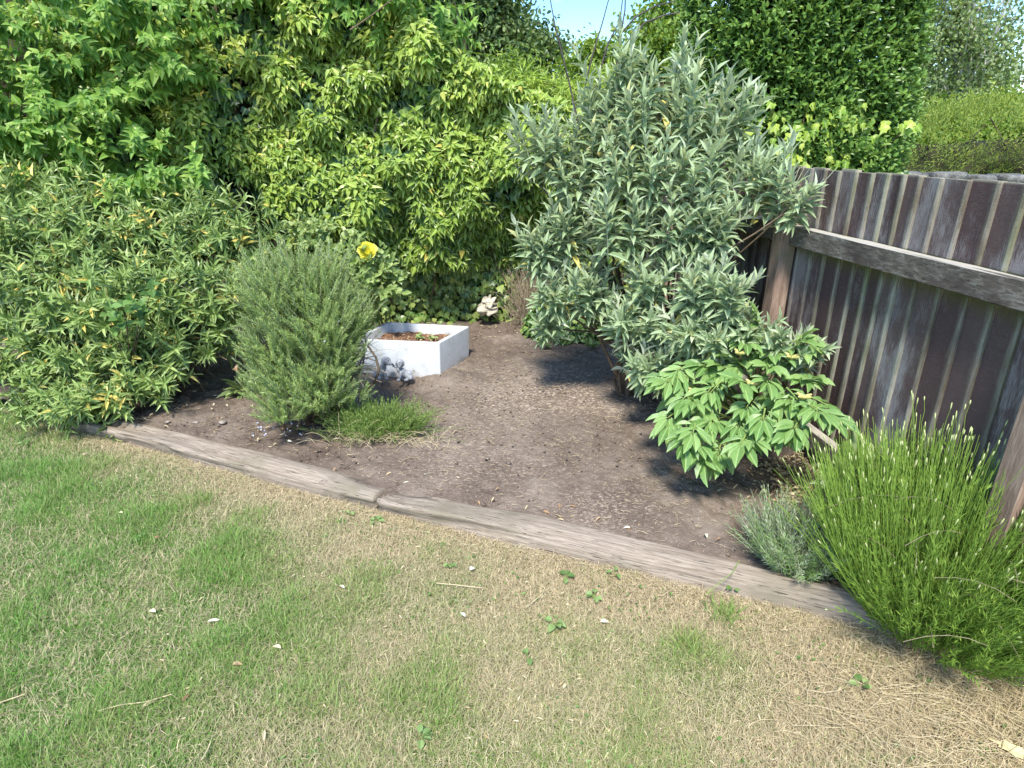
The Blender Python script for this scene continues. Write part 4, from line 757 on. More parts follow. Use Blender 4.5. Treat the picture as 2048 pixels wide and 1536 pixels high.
# ------------------------------------------------------------------ buddleia
def buddleia():
    base = on(1325, 775, .07); o = thing('buddleia_bush', 'tall grey green buddleia with pointed felted leaves beside the fence', 'buddleia', base); rs = np.random.RandomState(71)
    B = lambda px, py, Y, r, n: (at(px, py, Y), r, n)
    lobes = [B(1245, 150, 3.7, (.05, .1, .10), 8), B(1215, 200, 3.7, (.12, .12, .16), 18), B(1340, 170, 3.6, (.10, .1, .14), 14), B(1290, 240, 3.6, (.2, .2, .18), 34), B(1390, 260, 3.5, (.17, .2, .18), 34), B(1460, 260, 3.45, (.10, .12, .14), 18), B(1200, 300, 3.65, (.13, .2, .16), 26), B(1300, 350, 3.5, (.24, .25, .18), 44),
             B(1420, 360, 3.4, (.2, .25, .17), 40), B(1520, 350, 3.35, (.14, .15, .13), 26), B(1570, 390, 3.2, (.09, .1, .07), 12), B(1600, 400, 3.05, (.05, .06, .06), 8), B(1110, 300, 3.75, (.14, .12, .09), 20), B(1060, 300, 3.8, (.08, .08, .06), 9), B(1150, 370, 3.7, (.13, .15, .14), 26), B(1080, 500, 3.75, (.11, .12, .09), 24), B(1140, 470, 3.7, (.13, .15, .12), 26),
             B(1240, 450, 3.5, (.18, .2, .14), 34), B(1360, 460, 3.35, (.18, .2, .14), 34), B(1430, 470, 3.3, (.11, .15, .12), 22), B(1110, 590, 3.65, (.13, .12, .07), 26), B(1180, 580, 3.6, (.14, .14, .07), 28), B(1290, 570, 3.35, (.14, .14, .1), 28), B(1400, 590, 3.15, (.17, .15, .09), 40), B(1450, 600, 3.0, (.10, .12, .07), 22),
             B(1300, 660, 3.3, (.10, .12, .09), 26), B(1390, 670, 3.05, (.12, .12, .08), 28), B(1340, 730, 3.2, (.08, .09, .06), 18), B(1450, 690, 3.0, (.10, .1, .07), 22), B(1515, 670, 2.95, (.08, .08, .05), 16), B(1570, 700, 2.85, (.06, .06, .04), 12), B(1600, 715, 2.80, (.04, .05, .04), 8), B(1250, 650, 3.3, (.08, .08, .06), 12), B(1290, 735, 3.15, (.07, .07, .05), 10), B(1100, 650, 3.7, (.08, .08, .04), 10), B(1420, 760, 3.0, (.07, .07, .05), 10), B(1270, 700, 3.4, (.07, .08, .06), 12)]
    lobes = [(c, r, max(4, int(q * .66))) for c, r, q in lobes]; C0, O = blob(lobes, rs, .2); n = len(C0); d = nrm(O * [.45, .45, .12] + np.array([0, -.12, .95]) + rs.normal(0, .16, (n, 3))); L = rs.uniform(.2, .36, n)
    low = C0[:, 2] < .75; d[low] = nrm(d[low] * [1.3, 1.3, .55] + [0, -.15, 0]); L[low] *= .85; C0 = C0 - d * (L * .5)[:, None]
    P_, D, N, l, idx, t = shoots(C0, d, L, 9, rs, True, (1.35, .22), (.12, .08)); D = D + np.array([0, 0, -.4]) * (1 - t)[:, None] ** 1.5
    keep = P_[:, 0] + .05 < fence_x(P_[:, 1]) - .03; keep |= P_[:, 2] > 1.55
    tn = np.clip(.38 + rs.normal(0, .13, len(l)) + .35 * (t > .82) + .15 * (rs.rand(n)[idx] - .5), 0, .95); tn = np.where((t < .4) & (rs.rand(len(l)) < .05), 1, tn)
    leaves('foliage', P_[keep], D[keep], N[keep], l[keep], (l * rs.uniform(.21, .30, len(l)))[keep], LANCE, M['buddleia'], o, tn[keep])
    tubes('shoots', straight(C0, d, L, 3), np.array([.003, .0025, .0018]), M['stem_grey'], o, 4)
    tr = [base + [0, 0, -.05], at(1262, 640, 3.75) * [1, 1, 0] + [0, 0, .02], base + [.12, .15, -.03]]
    br = []
    for j, (c, r, q) in enumerate(lobes):
        for _ in range(2): br.append(curve(tr[rs.randint(3)] + rs.normal(0, .02, 3) * [1, 1, 0], np.array(c) + rs.normal(0, .05, 3), np.array([0, .05, .10]) + rs.normal(0, .05, 3), 9, rs, .012))
    tubes('branches', br, [np.linspace(.012, .004, 9)] * len(br), M['twig'], o)
    for c_ in tr: tubes('trunk', [curve(c_, c_ + [rs.normal(0, .05), rs.normal(0, .04), .62], rs.normal(0, .03, 3), 8, rs, .008)], [np.linspace(.026, .018, 8)], M['bark'], o, 9)
    for pts in [[(1160, 215), (1185, 110), (1205, 45), (1225, -30)], [(1170, 250), (1215, 90), (1240, 40), (1250, -40)], [(1240, 80), (1250, 20), (1252, -40)], [(1235, 75), (1270, 35), (1310, 12), (1350, 2)], [(1250, 90), (1290, 45), (1330, 30), (1360, 25)], [(1160, 260), (1135, 150), (1110, 50), (1097, -20)]]:
        q = np.array([at(x_, y_, 3.75) for x_, y_ in pts]); tubes('bare_stem', [q], [np.linspace(.005, .0025, len(q))], M['stem_dark'], o)
buddleia()

# ------------------------------------------------------------------ dry twiggy shrub and ivy mound at its left foot
def mound():
    rs = np.random.RandomState(77)
    c = on(1155, 680, .07); o = thing('ivy_mound', 'low dark mound of ivy spreading on the soil under the buddleia', 'ivy', c)
    n = 2600; d = rdir(rs, n); d[:, 2] = np.abs(d[:, 2]); p_ = np.array([c[0] - .03, c[1] + .16, .06]) + d * [.42, .30, .36] * rs.uniform(.8, 1.05, n)[:, None] + np.array([.0, 0, 0])
    p_[:, 2] += .05 * (fbm(p_, 8) - .5); L = rs.uniform(.03, .055, n)
    leaves('foliage', p_, d * [.6, .6, 0] + [0, -.2, -.5] + rs.normal(0, .3, (n, 3)), d + [0, -.3, .4] + rs.normal(0, .3, (n, 3)), L, L, IVY, M['ivy_dark'], o, np.clip(.45 + rs.normal(0, .25, n), 0, 1))
    k = 60; tubes('stems', [curve(np.array([c[0], c[1] + .2, .05]) + rs.normal(0, .1, 3) * [1, 1, 0], np.array([c[0], c[1] + .2, .05]) + rdir(rs, 1)[0] * [.35, .22, 0] + [0, 0, rs.uniform(.02, .2)], [0, 0, .05], 6) for _ in range(k)], [np.full(6, .003)] * k, M['twig'], o)
    c = on(1062, 660, .07); c[1] += .15; o = thing('dead_heather', 'dry brown twiggy heather clump between the ivy wall and the buddleia', 'dead shrub', c)
    k = 700; a = c + rs.normal(0, .05, (k, 3)) * [1, 1, 0]; top = np.stack([c[0] + rs.normal(.05, .14, k), c[1] + rs.normal(-.03, .1, k), rs.uniform(.15, .62, k)], -1)
    tubes('twigs', [curve(p_, q_, rs.normal(0, .04, 3), 5) for p_, q_ in zip(a, top)], [np.linspace(.003, .001, 5)] * k, M['twig_pale'], o, 3)
    k = 2600; i = rs.randint(0, 700, k); leaves('dry_leaves', top[i] + rs.normal(0, .03, (k, 3)), rdir(rs, k), rdir(rs, k), .014, .004, NEEDLE, M['dryleaf'], o, rs.uniform(0, .8, k))
    # weeds and low growth under the bushes
    for px, py, lab in [(1180, 690, 'grey leaved seedling standing alone on the soil left of the buddleia trunk'), (1275, 770, 'low green weed at the buddleia foot'), (1085, 688, 'pair of broad weed leaves at the left tip of the ivy mound'), (1420, 760, None)]:
        if not lab: continue
        g = on(px, py + 10, .07); w_ = thing('weed', lab, 'weed', g); nn = 12; dd = nrm(rs.normal(0, 1, (nn, 3)) * [1, 1, .4] + [0, 0, .8])
        leaves('foliage', g + dd * .02 + [0, 0, .02], dd, dd * [-1, -1, 0] + [0, -.3, .8], .06, .034, OVAL, M['rose'], w_)
mound()

# ------------------------------------------------------------------ peony
def peony():
    base = on(1520, 880, .07); base[1] += .06; o = thing('peony_plant', 'leafy mid green peony with yellow seed pods against the fence foot', 'peony', base); rs = np.random.RandomState(81)
    hubs = []
    for px, py, Y in [(1390, 760, 2.85), (1370, 800, 2.75), (1360, 850, 2.6), (1400, 830, 2.7), (1390, 880, 2.5), (1440, 800, 2.75), (1440, 850, 2.6), (1490, 700, 2.95), (1500, 760, 2.85), (1530, 730, 2.9), (1470, 760, 2.9), (1500, 820, 2.65), (1540, 800, 2.7), (1560, 760, 2.8), (1580, 820, 2.6), (1540, 850, 2.5), (1500, 890, 2.45), (1560, 880, 2.42), (1610, 780, 2.7), (1620, 830, 2.5), (1590, 720, 2.8), (1460, 900, 2.5), (1640, 840, 2.45), (1425, 760, 2.9), (1520, 690, 2.95), (1350, 770, 2.8), (1600, 860, 2.4), (1480, 855, 2.55), (1420, 905, 2.45), (1455, 725, 2.95), (1530, 775, 2.72), (1400, 790, 2.85), (1570, 800, 2.6)]:
        for _ in range(2): hubs.append(at(px - 4 + rs.normal(0, 10), py - 18 + rs.normal(0, 8), Y + rs.normal(0, .03)))
    hubs = np.array(hubs); hubs[:, 0] = np.minimum(hubs[:, 0], fence_x(hubs[:, 1]) - .1); n = len(hubs); P_, D, N, L, T = [], [], [], [], []; st = []
    for h in hubs:
        out = nrm((h - base) * [1, 1, .15] + rs.normal(0, .15, 3)); d0 = nrm(out * 1 + [0, -.15, rs.uniform(-.25, .25)]); up = nrm(np.array([0, -.25, 1.]) + rs.normal(0, .2, 3)); sd_ = nrm(np.cross(d0, up)); tn = rs.uniform(.2, .8)
        a0 = h; k = 0
        for (fw, lat, ln) in [(.08, 0, .105), (.055, .75, .095), (.055, -.75, .095), (.02, .95, .08), (.02, -.95, .08), (-.01, 1.2, .065), (-.01, -1.2, .065), (.07, .4, .085), (.07, -.4, .085)]:
            dd = d0 * math.cos(lat) + sd_ * math.sin(lat) + rs.normal(0, .12, 3) + [0, 0, -.12]
            P_.append(a0 + d0 * fw + dd * .01); D.append(dd); N.append(up + rs.normal(0, .18, 3)); L.append(ln * rs.uniform(.85, 1.25)); T.append(tn + rs.normal(0, .12))
        st.append(curve(base + rs.normal(0, .02, 3) * [1, 1, 0], h - d0 * .02, np.array([0, 0, .05]), 7)); st.append(curve(h - d0 * .02, h + d0 * .085, [0, 0, .002], 7))
    L = np.array(L); leaves('foliage', P_, D, N, L, L * rs.uniform(.30, .40, len(L)), PEONY, M['peony'], o, np.array(T))
    tubes('stems', st, [np.linspace(.005, .0022, 7)] * len(st), M['stem_green'], o)
    for px, py, Y in [(1480, 707, 2.8), (1583, 715, 2.72), (1388, 785, 2.7), (1503, 768, 2.68), (1606, 795, 2.5)]:
        c = at(px, py, Y); pa = []
        for k in range(4):
            a_ = k * 1.57 + .5; dv = np.array([math.cos(a_) * .9, math.sin(a_) * .6 - .3, .35]); pa.append((c + dv * .02, (.008, .008, .024), tuple(Vector(dv).to_track_quat('Z', 'Y').to_euler())))
        fused('seed_pod', pa + [(c, (.011, .011, .011), (0, 0, 0))], M['pod'], o, .0025, 1)
        tubes('pod_stalk', [curve(c, base + [0, 0, .1], [0, 0, .04], 6)], [np.linspace(.003, .004, 6)], M['stem_green'], o)
peony()

# ------------------------------------------------------------------ lavender
def lavender():
    base = np.array([1.52, 1.76, .05]); rs = np.random.RandomState(91)
    o = thing('lavender_bush', 'big bright green lavender full of budding stems in the right corner over the sleeper end', 'lavender', base)
    n = 1700; r = np.sqrt(rs.rand(n)); th = rs.rand(n) * 2 * np.pi; cx, cy = r * np.cos(th), r * np.sin(th)
    b0 = base + np.stack([cx * .26, cy * .30, np.zeros(n)], -1); tip = base + np.stack([cx * .46 + rs.normal(0, .06, n), cy * .58 + rs.normal(0, .05, n),   .60 * np.sqrt(np.clip(1 - .55 * r ** 2, 0, 1)) * rs.uniform(.72, 1.1, n)], -1)
    lf = cy < -.3; tip[:, 2] = np.where(lf, tip[:, 2] * .85, tip[:, 2])
    tip[:, 0] = np.minimum(tip[:, 0], fence_x(tip[:, 1]) - .05 + .9 * (tip[:, 1] < 1.35)); b0[:, 0] = np.minimum(b0[:, 0], fence_x(b0[:, 1]) - .12 + .5 * (b0[:, 1] < 1.4))
    t = np.linspace(0, 1, 6)[None, :, None]; bend = np.stack([cx * .03, cy * .03, np.zeros(n)], -1)
    Q = b0[:, None] + (tip - b0)[:, None] * t + bend[:, None] * (4 * t * (1 - t)) + np.array([0, 0, .05]) * (4 * t * (1 - t)) * (.6 - .3 * 0); k = ~((Q[:, :, 0] > fence_x(Q[:, :, 1]) - .02) & (Q[:, :, 1] > 1.25)).any(1); Q = Q[k]; n = len(Q); r = r[k]
    tubes('stems', Q, np.array([.0016, .0015, .0014, .0013, .0012, .001]), M['stem_lime'], o, 3)
    per = 10; tt = np.linspace(.12, .86, per)[None] + rs.uniform(-.02, .02, (n, per)); f = tt * 5; i0 = np.clip(f.astype(int), 0, 4); fr = (f - i0)[..., None]
    ii = np.arange(n)[:, None]; pos = Q[ii, i0] * (1 - fr) + Q[ii, i0 + 1] * fr; dv = nrm(Q[ii, i0 + 1] - Q[ii, i0])
    for s0 in (0, 1):
        rv = nrm(np.cross(dv, rdir(rs, n * per).reshape(n, per, 3))); ag = rs.uniform(.2, .6, (n, per))[..., None]; D = dv * np.cos(ag) + rv * np.sin(ag); Nn = dv * np.sin(ag) - rv * np.cos(ag)
        L = rs.uniform(.028, .05, (n, per)) * (1.15 - .5 * tt); tn = np.clip(.2 + .6 * tt + rs.normal(0, .14, (n, per)), 0, 1)
        leaves('foliage', pos.reshape(-1, 3), D.reshape(-1, 3), Nn.reshape(-1, 3), L.ravel(), .0036, NEEDLE, M['lavender'], o, tn.ravel())
    kb = rs.rand(n) < .17; Bq = Q[kb]; nb = len(Bq); dv = nrm(Bq[:, 5] - Bq[:, 4]); ext = rs.uniform(.02, .11, nb)[:, None]; e = Bq[:, 5] + dv * ext + rs.normal(0, .006, (nb, 3))
    tubes('flower_stalks', np.stack([Bq[:, 5], (Bq[:, 5] + e) / 2 + rs.normal(0, .002, (nb, 3)), e], 1), np.array([.001, .0009, .0008]), M['stem_lime'], o, 3)['kind'] = 'stuff'
    hl = rs.uniform(.014, .026, nb)[:, None]; tubes('flower_buds', np.stack([e - dv * .002, e + dv * hl * .35, e + dv * hl * .75, e + dv * hl], 1), np.array([.001, .0024, .0021, .0006]), M['bud'], o, 5)['kind'] = 'stuff'
    k = 60; a = base + np.stack([rs.uniform(-.3, .3, k), rs.uniform(-.55, .4, k), rs.uniform(.1, .45, k)], -1); d_ = nrm(rs.normal(0, 1, (k, 3)) * [1, 1, .3] + [0, 0, .15]); e = a + d_ * rs.uniform(.1, .3, k)[:, None]
    kk = ~((e[:, 0] > fence_x(e[:, 1]) - .02) & (e[:, 1] > 1.25)); a, e = a[kk], e[kk]; k = len(a)
    tubes('old_stalks', [curve(p_, q_, [0, 0, .03], 5) for p_, q_ in zip(a, e)], [np.full(5, .001)] * k, M['twig_pale'], o, 3)['kind'] = 'stuff'
    # the smaller silvery one to its left
    base2 = np.array([1.12, 2.03, .05]); o = thing('lavender_bush', 'small sparse silvery lavender between the big one and the soil', 'lavender', base2)
    n = 420; r = np.sqrt(rs.rand(n)); th = rs.rand(n) * 2 * np.pi; cx, cy = r * np.cos(th), r * np.sin(th)
    a = base2 + np.stack([cx * .1, cy * .14, 0 * r], -1); d_ = nrm(np.stack([cx * .7, cy * .6, np.full(n, .9)], -1) + rs.normal(0, .15, (n, 3))); L_ = rs.uniform(.12, .26, n)
    P_, D, N, l, idx, t = shoots(a, d_, L_, 12, rs, True, (.9, .5), (.032, .024)); tone = np.where(rs.rand(n)[idx] < .45, rs.uniform(.6, 1, len(l)), rs.uniform(0, .5, len(l)))
    leaves('foliage', P_, D, N, l, .0034, NEEDLE, M['silver'], o, tone); tubes('stems', straight(a, d_, L_, 3), np.array([.0016, .0013, .001]), M['stem_grey'], o, 3)
M['stem_lime'] = rough_mat('stem_lime', [(.3, (.14, .26, .04)), (.7, (.27, .40, .07))], 30, rough=.6)
M['bud'] = rough_mat('bud', [(.3, (.38, .45, .15)), (.7, (.62, .64, .34))], 90, rough=.7)
lavender()
def misc_plants():
    rs = np.random.RandomState(95)
    c = at(1705, 920, 2.2); o = thing('hollyhock_seedling', 'broad crinkled grey green leaves between the lavender and the fence rail', 'weed', (c[0], c[1], .05))
    P_ = []; D = []
    for px, py, sx, sz, l in [(1700, 960, -.5, -.2, .10), (1715, 930, -.1, .8, .11), (1735, 930, .5, .5, .09), (1690, 965, -1, -.1, .09), (1720, 950, -.6, .5, .09)]:
        P_.append(at(px - 12, py - 8, 2.28)); D.append((sx, -.1, sz))
    leaves('foliage', P_, D, [[-.3, -.8, .6]] * 5, [.13, .15, .12, .12, .12], [.12, .14, .11, .09, .11], IVY, M['rose'], o, rs.rand(5)); tubes('stalks', [curve((c[0], c[1], .03), p_, [0, 0, .02], 5) for p_ in P_], [np.full(5, .003)] * 5, M['stem_green'], o)
    c = on(2046, 1320, .04); o = thing('pink_flower', 'small bright pink flowers at the right edge under the lavender', 'flower', c); n = 34
    leaves('petals', c + rs.normal(0, .018, (n, 3)) + [.0, 0, .05], rdir(rs, n), rdir(rs, n), .016, .013, OVAL, M['pink'], o, rs.rand(n)); tubes('stems', [curve(c, c + rs.normal(0, .012, 3) + [0, 0, .05], [0, 0, 0], 4) for _ in range(6)], [np.full(4, .0012)] * 6, M['stem_green'], o)
    n = 26; leaves('foliage', c + rs.normal(0, .02, (n, 3)) * [1, 1, .3], rdir(rs, n) + [0, 0, .4], rdir(rs, n) + [0, 0, 1], .03, .008, LANCE, M['lavender'], o)
    # low plant behind the rosemary on the left
    c = on(475, 790, .07); o = thing('primrose_plant', 'pale green leafy plant peeping out at the left of the rosemary', 'plant', c); n = 34; d = nrm(rs.normal(0, 1, (n, 3)) * [1, .8, .5] + [-.2, -.2, .8])
    leaves('foliage', c + d * rs.uniform(.02, .09, n)[:, None] + [.02, .05, .0], d, d * [-1, -1, 0] + [0, -.4, .9], rs.uniform(.07, .11, n), .03, LANCE, M['rose'], o, rs.uniform(.3, 1, n)); tubes('stems', [curve(c + [.02, .05, 0], c + [.02, .05, 0] + q_ * .09, [0, 0, 0], 4) for q_ in d[:14]], [np.full(4, .002)] * 14, M['stem_green'], o)
    fl = leaves('flower', [at(472, 738, c[1])] * 7, rdir(rs, 7) + [0, -.5, .2], rdir(rs, 7), .03, .02, OVAL, M['peach'], o, rs.rand(7))
M['peach'] = leaf_mat('peach', [(0, (.7, .45, .25)), (1, (.85, .65, .45))], .5, .3, tint=(1, 1, .8))
misc_plants()

# ------------------------------------------------------------------ beyond the garden: privet, birch, trees, conifers
def block_shrub(name, label, cat, box, n, leafL, tm, mat, seed, ratio=.5, noise_s=1.6, amp=.3, trunk_at=None, gaps=.36, group=None, corner=.35):
    """a clipped or natural mass: leafy sprays over a noisy rounded box surface"""
    (x0, x1), (y0, y1), (z0, z1) = box; rs = np.random.RandomState(seed); c = np.array([(x0 + x1) / 2, (y0 + y1) / 2, (z0 + z1) / 2]); h = np.array([x1 - x0, y1 - y0, z1 - z0]) / 2
    o = thing(name, label, cat, (c[0], c[1], 0), group)
    d = rdir(rs, n); pw = np.abs(d) ** (1 / corner); rr = (pw.sum(1)) ** (-corner); q = d * rr[:, None]; q[:, 1] = np.where((q[:, 1] > 0) & (rs.rand(n) < .6), -q[:, 1], q[:, 1])
    P_ = c + q * h; nr = nrm(np.sign(q) * np.abs(q) ** 3 / h); P_ = P_ + nr * ((fbm(P_, noise_s, 3, seed % 7) - .5) * amp * 2 - rs.rand(n) ** 2 * .25 * amp * 2)[:, None]
    k = fbm(P_, noise_s * 2.5, 2, (seed + 3) % 7) > gaps; P_, nr = P_[k], nr[k]; n = len(P_)
    m = 7; d2 = nrm(nr * .6 + [0, -.1, .7] + rs.normal(0, .3, (n, 3))); L = np.full(n, leafL * 2.2)
    A, D, N, l, idx, t = shoots(P_, d2, L, 4, rs, True, (1.1, .5), (leafL, leafL * .7)); tone = np.clip(.42 + rs.normal(0, .17, len(l)) + .15 * (t > .8) + .5 * (fbm(A, 1.2, 2, 3) - .5), 0, 1)
    leaves('foliage' if 'hedge' in name else 'crown', A, D, N * .5 + [0, -.45, .8], l, l * ratio, tm, mat, o, tone)
    nb = 40; a = np.column_stack([rs.uniform(x0 * .7 + c[0] * .3, x1 * .7 + c[0] * .3, nb), rs.uniform(c[1] - .1, c[1] + .1, nb), np.full(nb, max(0, z0 - .3))]); b = c + (P_[rs.randint(0, n, nb)] - c) * .92
    tubes('branches', [curve(p_, q_, rs.normal(0, .1, 3), 7, rs, .03) for p_, q_ in zip(a, b)], [np.linspace(.03, .008, 7)] * nb, M['bark'], o)
    # dark core added inside to stop the light and keep the gaps shaded
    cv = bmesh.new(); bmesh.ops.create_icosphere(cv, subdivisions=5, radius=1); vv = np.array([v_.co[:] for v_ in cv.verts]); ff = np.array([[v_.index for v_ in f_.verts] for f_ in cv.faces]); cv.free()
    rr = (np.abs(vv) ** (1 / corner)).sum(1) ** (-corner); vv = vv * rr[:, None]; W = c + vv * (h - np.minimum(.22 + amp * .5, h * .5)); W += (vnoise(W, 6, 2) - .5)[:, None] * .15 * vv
    if gaps < .6: mesh_np('dark_core', W, ff, M['core'], o, smooth=True)
    return o
block_shrub('privet_tree', 'tall dense dark green privet standing behind the board fence', 'privet', ((1.46, 3.04), (4.95, 6.3), (-.2, 3.6)), 12500, .062, OVAL, M['privet'], 101, .52, 1.5, .14, gaps=.2)
def golden_ivy():
    rs = np.random.RandomState(103); o = thing('golden_ivy', 'bright yellow green ivy climbing the foot of the privet over the fence', 'ivy', (2.1, 4.85, 1.2)); P_ = []
    for px, py, s_, n in [(1560, 245, 30, 26), (1600, 270, 28, 30), (1640, 240, 26, 22), (1680, 260, 25, 20), (1700, 225, 20, 14), (1620, 320, 38, 40), (1690, 310, 20, 14), (1560, 290, 25, 16), (1815, 250, 10, 14), (1660, 325, 28, 20), (1740, 245, 16, 8), (1610, 330, 20, 16)]:
        for _ in range(int(n * .75)): P_.append(at(px + rs.normal(0, s_ * 1.1), py + rs.normal(0, s_ * .6), 4.86 + rs.normal(0, .03)))
    P_ = np.array(P_); n = len(P_); L = rs.uniform(.05, .09, n)
    leaves('foliage', P_, np.stack([rs.normal(0, .5, n), -.3 + 0 * L, -.8 + rs.normal(0, .3, n)], -1), np.stack([rs.normal(0, .35, n), -1 + 0 * L, .6 + rs.normal(0, .3, n)], -1), L, L * .9, IVY, M['golden'], o, rs.rand(n))
    tubes('stems', [curve((rs.uniform(1.9, 2.4), 4.95, 1.0), p_ + [0, .05, 0], rs.normal(0, .05, 3), 6) for p_ in P_[::8]], [np.full(6, .003)] * len(P_[::8]), M['twig'], o)
golden_ivy()
def leafy_tree(name, label, cat, base, top, lobes, n_cl, per, leafL, mat, seed, trunk_r=.12, bark='bark', sig=.25, hang=0., group=None, tmpl=OVAL, ratio=.6, wood=True):
    rs = np.random.RandomState(seed); base = np.array(base, float); o = thing(name, label, cat, base, group); A = []
    C0 = []; ws = np.array([np.prod(r) for c, r in lobes]) ** .7; ws /= ws.sum()
    for (c, r), w_ in zip(lobes, ws):
        k = max(3, int(n_cl * w_)); d = rdir(rs, k); C0.append(np.asarray(c) + d * (rs.rand(k) ** .4)[:, None] * np.asarray(r))
    C0 = np.concatenate(C0); n = len(C0)
    off = rs.normal(0, 1, (n, per, 3)) * sig * rs.uniform(.5, 1.3, (n, 1, 1)) * np.array([1, 1, .65]); P_ = C0[:, None] + off; P_[..., 2] -= hang * np.abs(rs.normal(0, 1, (n, per))); P_ = P_.reshape(-1, 3); m = len(P_)
    L = rs.uniform(.7, 1.25, m) * leafL; tone = np.clip(np.repeat(rs.uniform(.2, .75, n), per) + rs.normal(0, .18, m), 0, 1)
    leaves('crown', P_, rdir(rs, m) + [0, 0, -.4], rdir(rs, m) * .8 + [0, -.3, .6], L, L * ratio, tmpl, mat, o, tone)
    if wood:
        top = np.array(top, float); tubes('trunk', [curve(base, top, rs.normal(0, .15, 3) * [1, 1, 0], 12, rs, .02)], [np.linspace(trunk_r, trunk_r * .25, 12)], M[bark], o, 9)
        br = []
        for c in C0[::max(1, n // 70)]:
            s_ = base + (top - base) * rs.uniform(.25, .9); br.append(curve(s_, c, [0, 0, .15] + rs.normal(0, .1, 3), 7, rs, .03))
        tubes('limbs', br, [np.linspace(trunk_r * .35, trunk_r * .06, 7)] * len(br), M[bark], o)
    return o
Yb = 15.
leafy_tree('birch_tree', 'airy pale green birch with the sky showing through, beyond the privet', 'birch tree', (at(1930, 300, Yb)[0], Yb, 0), at(1935, -60, Yb), [(at(1920, 30, Yb), (1.5, 1.2, 1.6)), (at(1880, 120, Yb), (.9, .8, 1.2)), (at(1960, 130, Yb), (.9, .8, 1.0)), (at(1910, 210, Yb), (1.0, .8, .6)), (at(2000, 60, Yb), (.55, .5, .6)), (at(2020, 110, Yb), (.35, .4, .3)), (at(1860, 20, Yb), (.7, .6, .9)), (at(1900, -60, Yb), (1.3, 1, .9))], 300, 46, .075, M['birch'], 111, .10, 'bark_white', .20, .28, ratio=.75)
leafy_tree('dark_tree', 'dark green tree rising behind the ivy left of the patch of sky', 'tree', (at(960, 300, 10.5)[0], 10.5, 0), at(960, -80, 10.5), [(at(900, 10, 10.5), (.8, .8, 1.0)), (at(1000, 10, 10.5), (.45, .6, .6)), (at(960, 90, 10.3), (.75, .6, .6)), (at(1040, 100, 10.2), (.5, .5, .4)), (at(1100, 70, 10.2), (.18, .3, .22)), (at(1080, 140, 10), (.5, .5, .3)), (at(870, -60, 10.5), (1.2, 1, .8)), (at(1105, 90, 10.2), (.2, .3, .15))], 230, 95, .075, M['far_tree'], 113, .16, 'bark', .17)
leafy_tree('bramble_thicket', 'scrubby mid green bramble and shrub growth just behind the ivy hedge', 'bramble', (.3, 7.6, 0), (.3, 7.6, 1.9), [(at(980, 170, 7.3), (.7, .5, .28)), (at(1060, 200, 7.2), (.6, .5, .28)), (at(1130, 240, 7.0), (.5, .4, .25)), (at(1160, 280, 6.6), (.5, .4, .3)), (at(1060, 260, 6.6), (.6, .4, .3)), (at(900, 180, 7.0), (.4, .4, .3))], 150, 80, .06, M['far_mid'] if 'far_mid' in M else M['far_light'], 115, .05, sig=.13, tmpl=LANCE, ratio=.3)
leafy_tree('sunlit_bush', 'sunlit yellow green bush beyond the buddleia, below the sky', 'bush', (at(1240, 300, 9.5)[0], 9.5, 0), at(1240, 200, 9.5), [(at(1180, 140, 9.5), (.35, .4, .35)), (at(1230, 170, 9.5), (.6, .5, .5)), (at(1300, 140, 9.2), (.55, .5, .7)), (at(1200, 230, 9.2), (.7, .5, .6)), (at(1340, 80, 9.0), (.35, .4, .6)), (at(1380, 160, 9), (.6, .5, .8))], 200, 80, .07, M['far_light'], 117, .08, sig=.15)
leafy_tree('arching_shrub', 'arching pale yellow stems of shrub between the ivy and the buddleia', 'shrub', (.45, 6.4, 0), (.45, 6.4, 1.6), [(at(1080, 170, 6.4), (.35, .3, .08)), (at(1130, 190, 6.3), (.3, .3, .1)), (at(1170, 180, 6.3), (.2, .3, .12)), (at(1200, 150, 6.2), (.15, .2, .1))], 60, 30, .085, M['golden2'] if 'golden2' in M else M['golden'], 119, .03, sig=.07, tmpl=LANCE, ratio=.18)
block_shrub('conifer_hedge', 'feathery golden green conifer hedge above the grey stone wall', 'conifer hedge', ((4.3, 9.5), (8.2, 9.8), (0, 2.0)), 9000, .07, NEEDLE, M['conifer'], 121, .16, 1.6, .35, gaps=.3)
block_shrub('dark_conifer', 'dark green conifer at the far right edge above the stone wall', 'conifer', ((6.35, 7.8), (7.0, 8.0), (.3, 1.98)), 3000, .05, NEEDLE, M['conifer_dark'], 123, .2, 1.6, .25, gaps=.3)
leafy_tree('background_shrub', 'loose green shrub mass low behind the birch and the conifer hedge', 'shrub', (11.5, 14.5, 0), (11.5, 14.5, 2.4), [(at(1990, 250, 14), (2.0, .8, .5)), (at(1900, 260, 13.5), (1.6, .8, .5)), (at(2040, 230, 14), (.8, .8, .35))], 220, 90, .08, M['far_light'], 125, .1, sig=.24)
leafy_tree('background_tree', 'band of trees low on the horizon behind the hedge gap', 'trees', (4, 30, 0), (4, 30, 3), [((-14, 32, 2), (8, 3, 4.0)), ((2, 34, 2), (8, 3, 2.5)), ((16, 30, 2.2), (9, 3, 2.6)), ((30, 30, 2), (9, 3, 3))], 500, 60, .35, M['far_tree'], 127, .3, sig=.8)

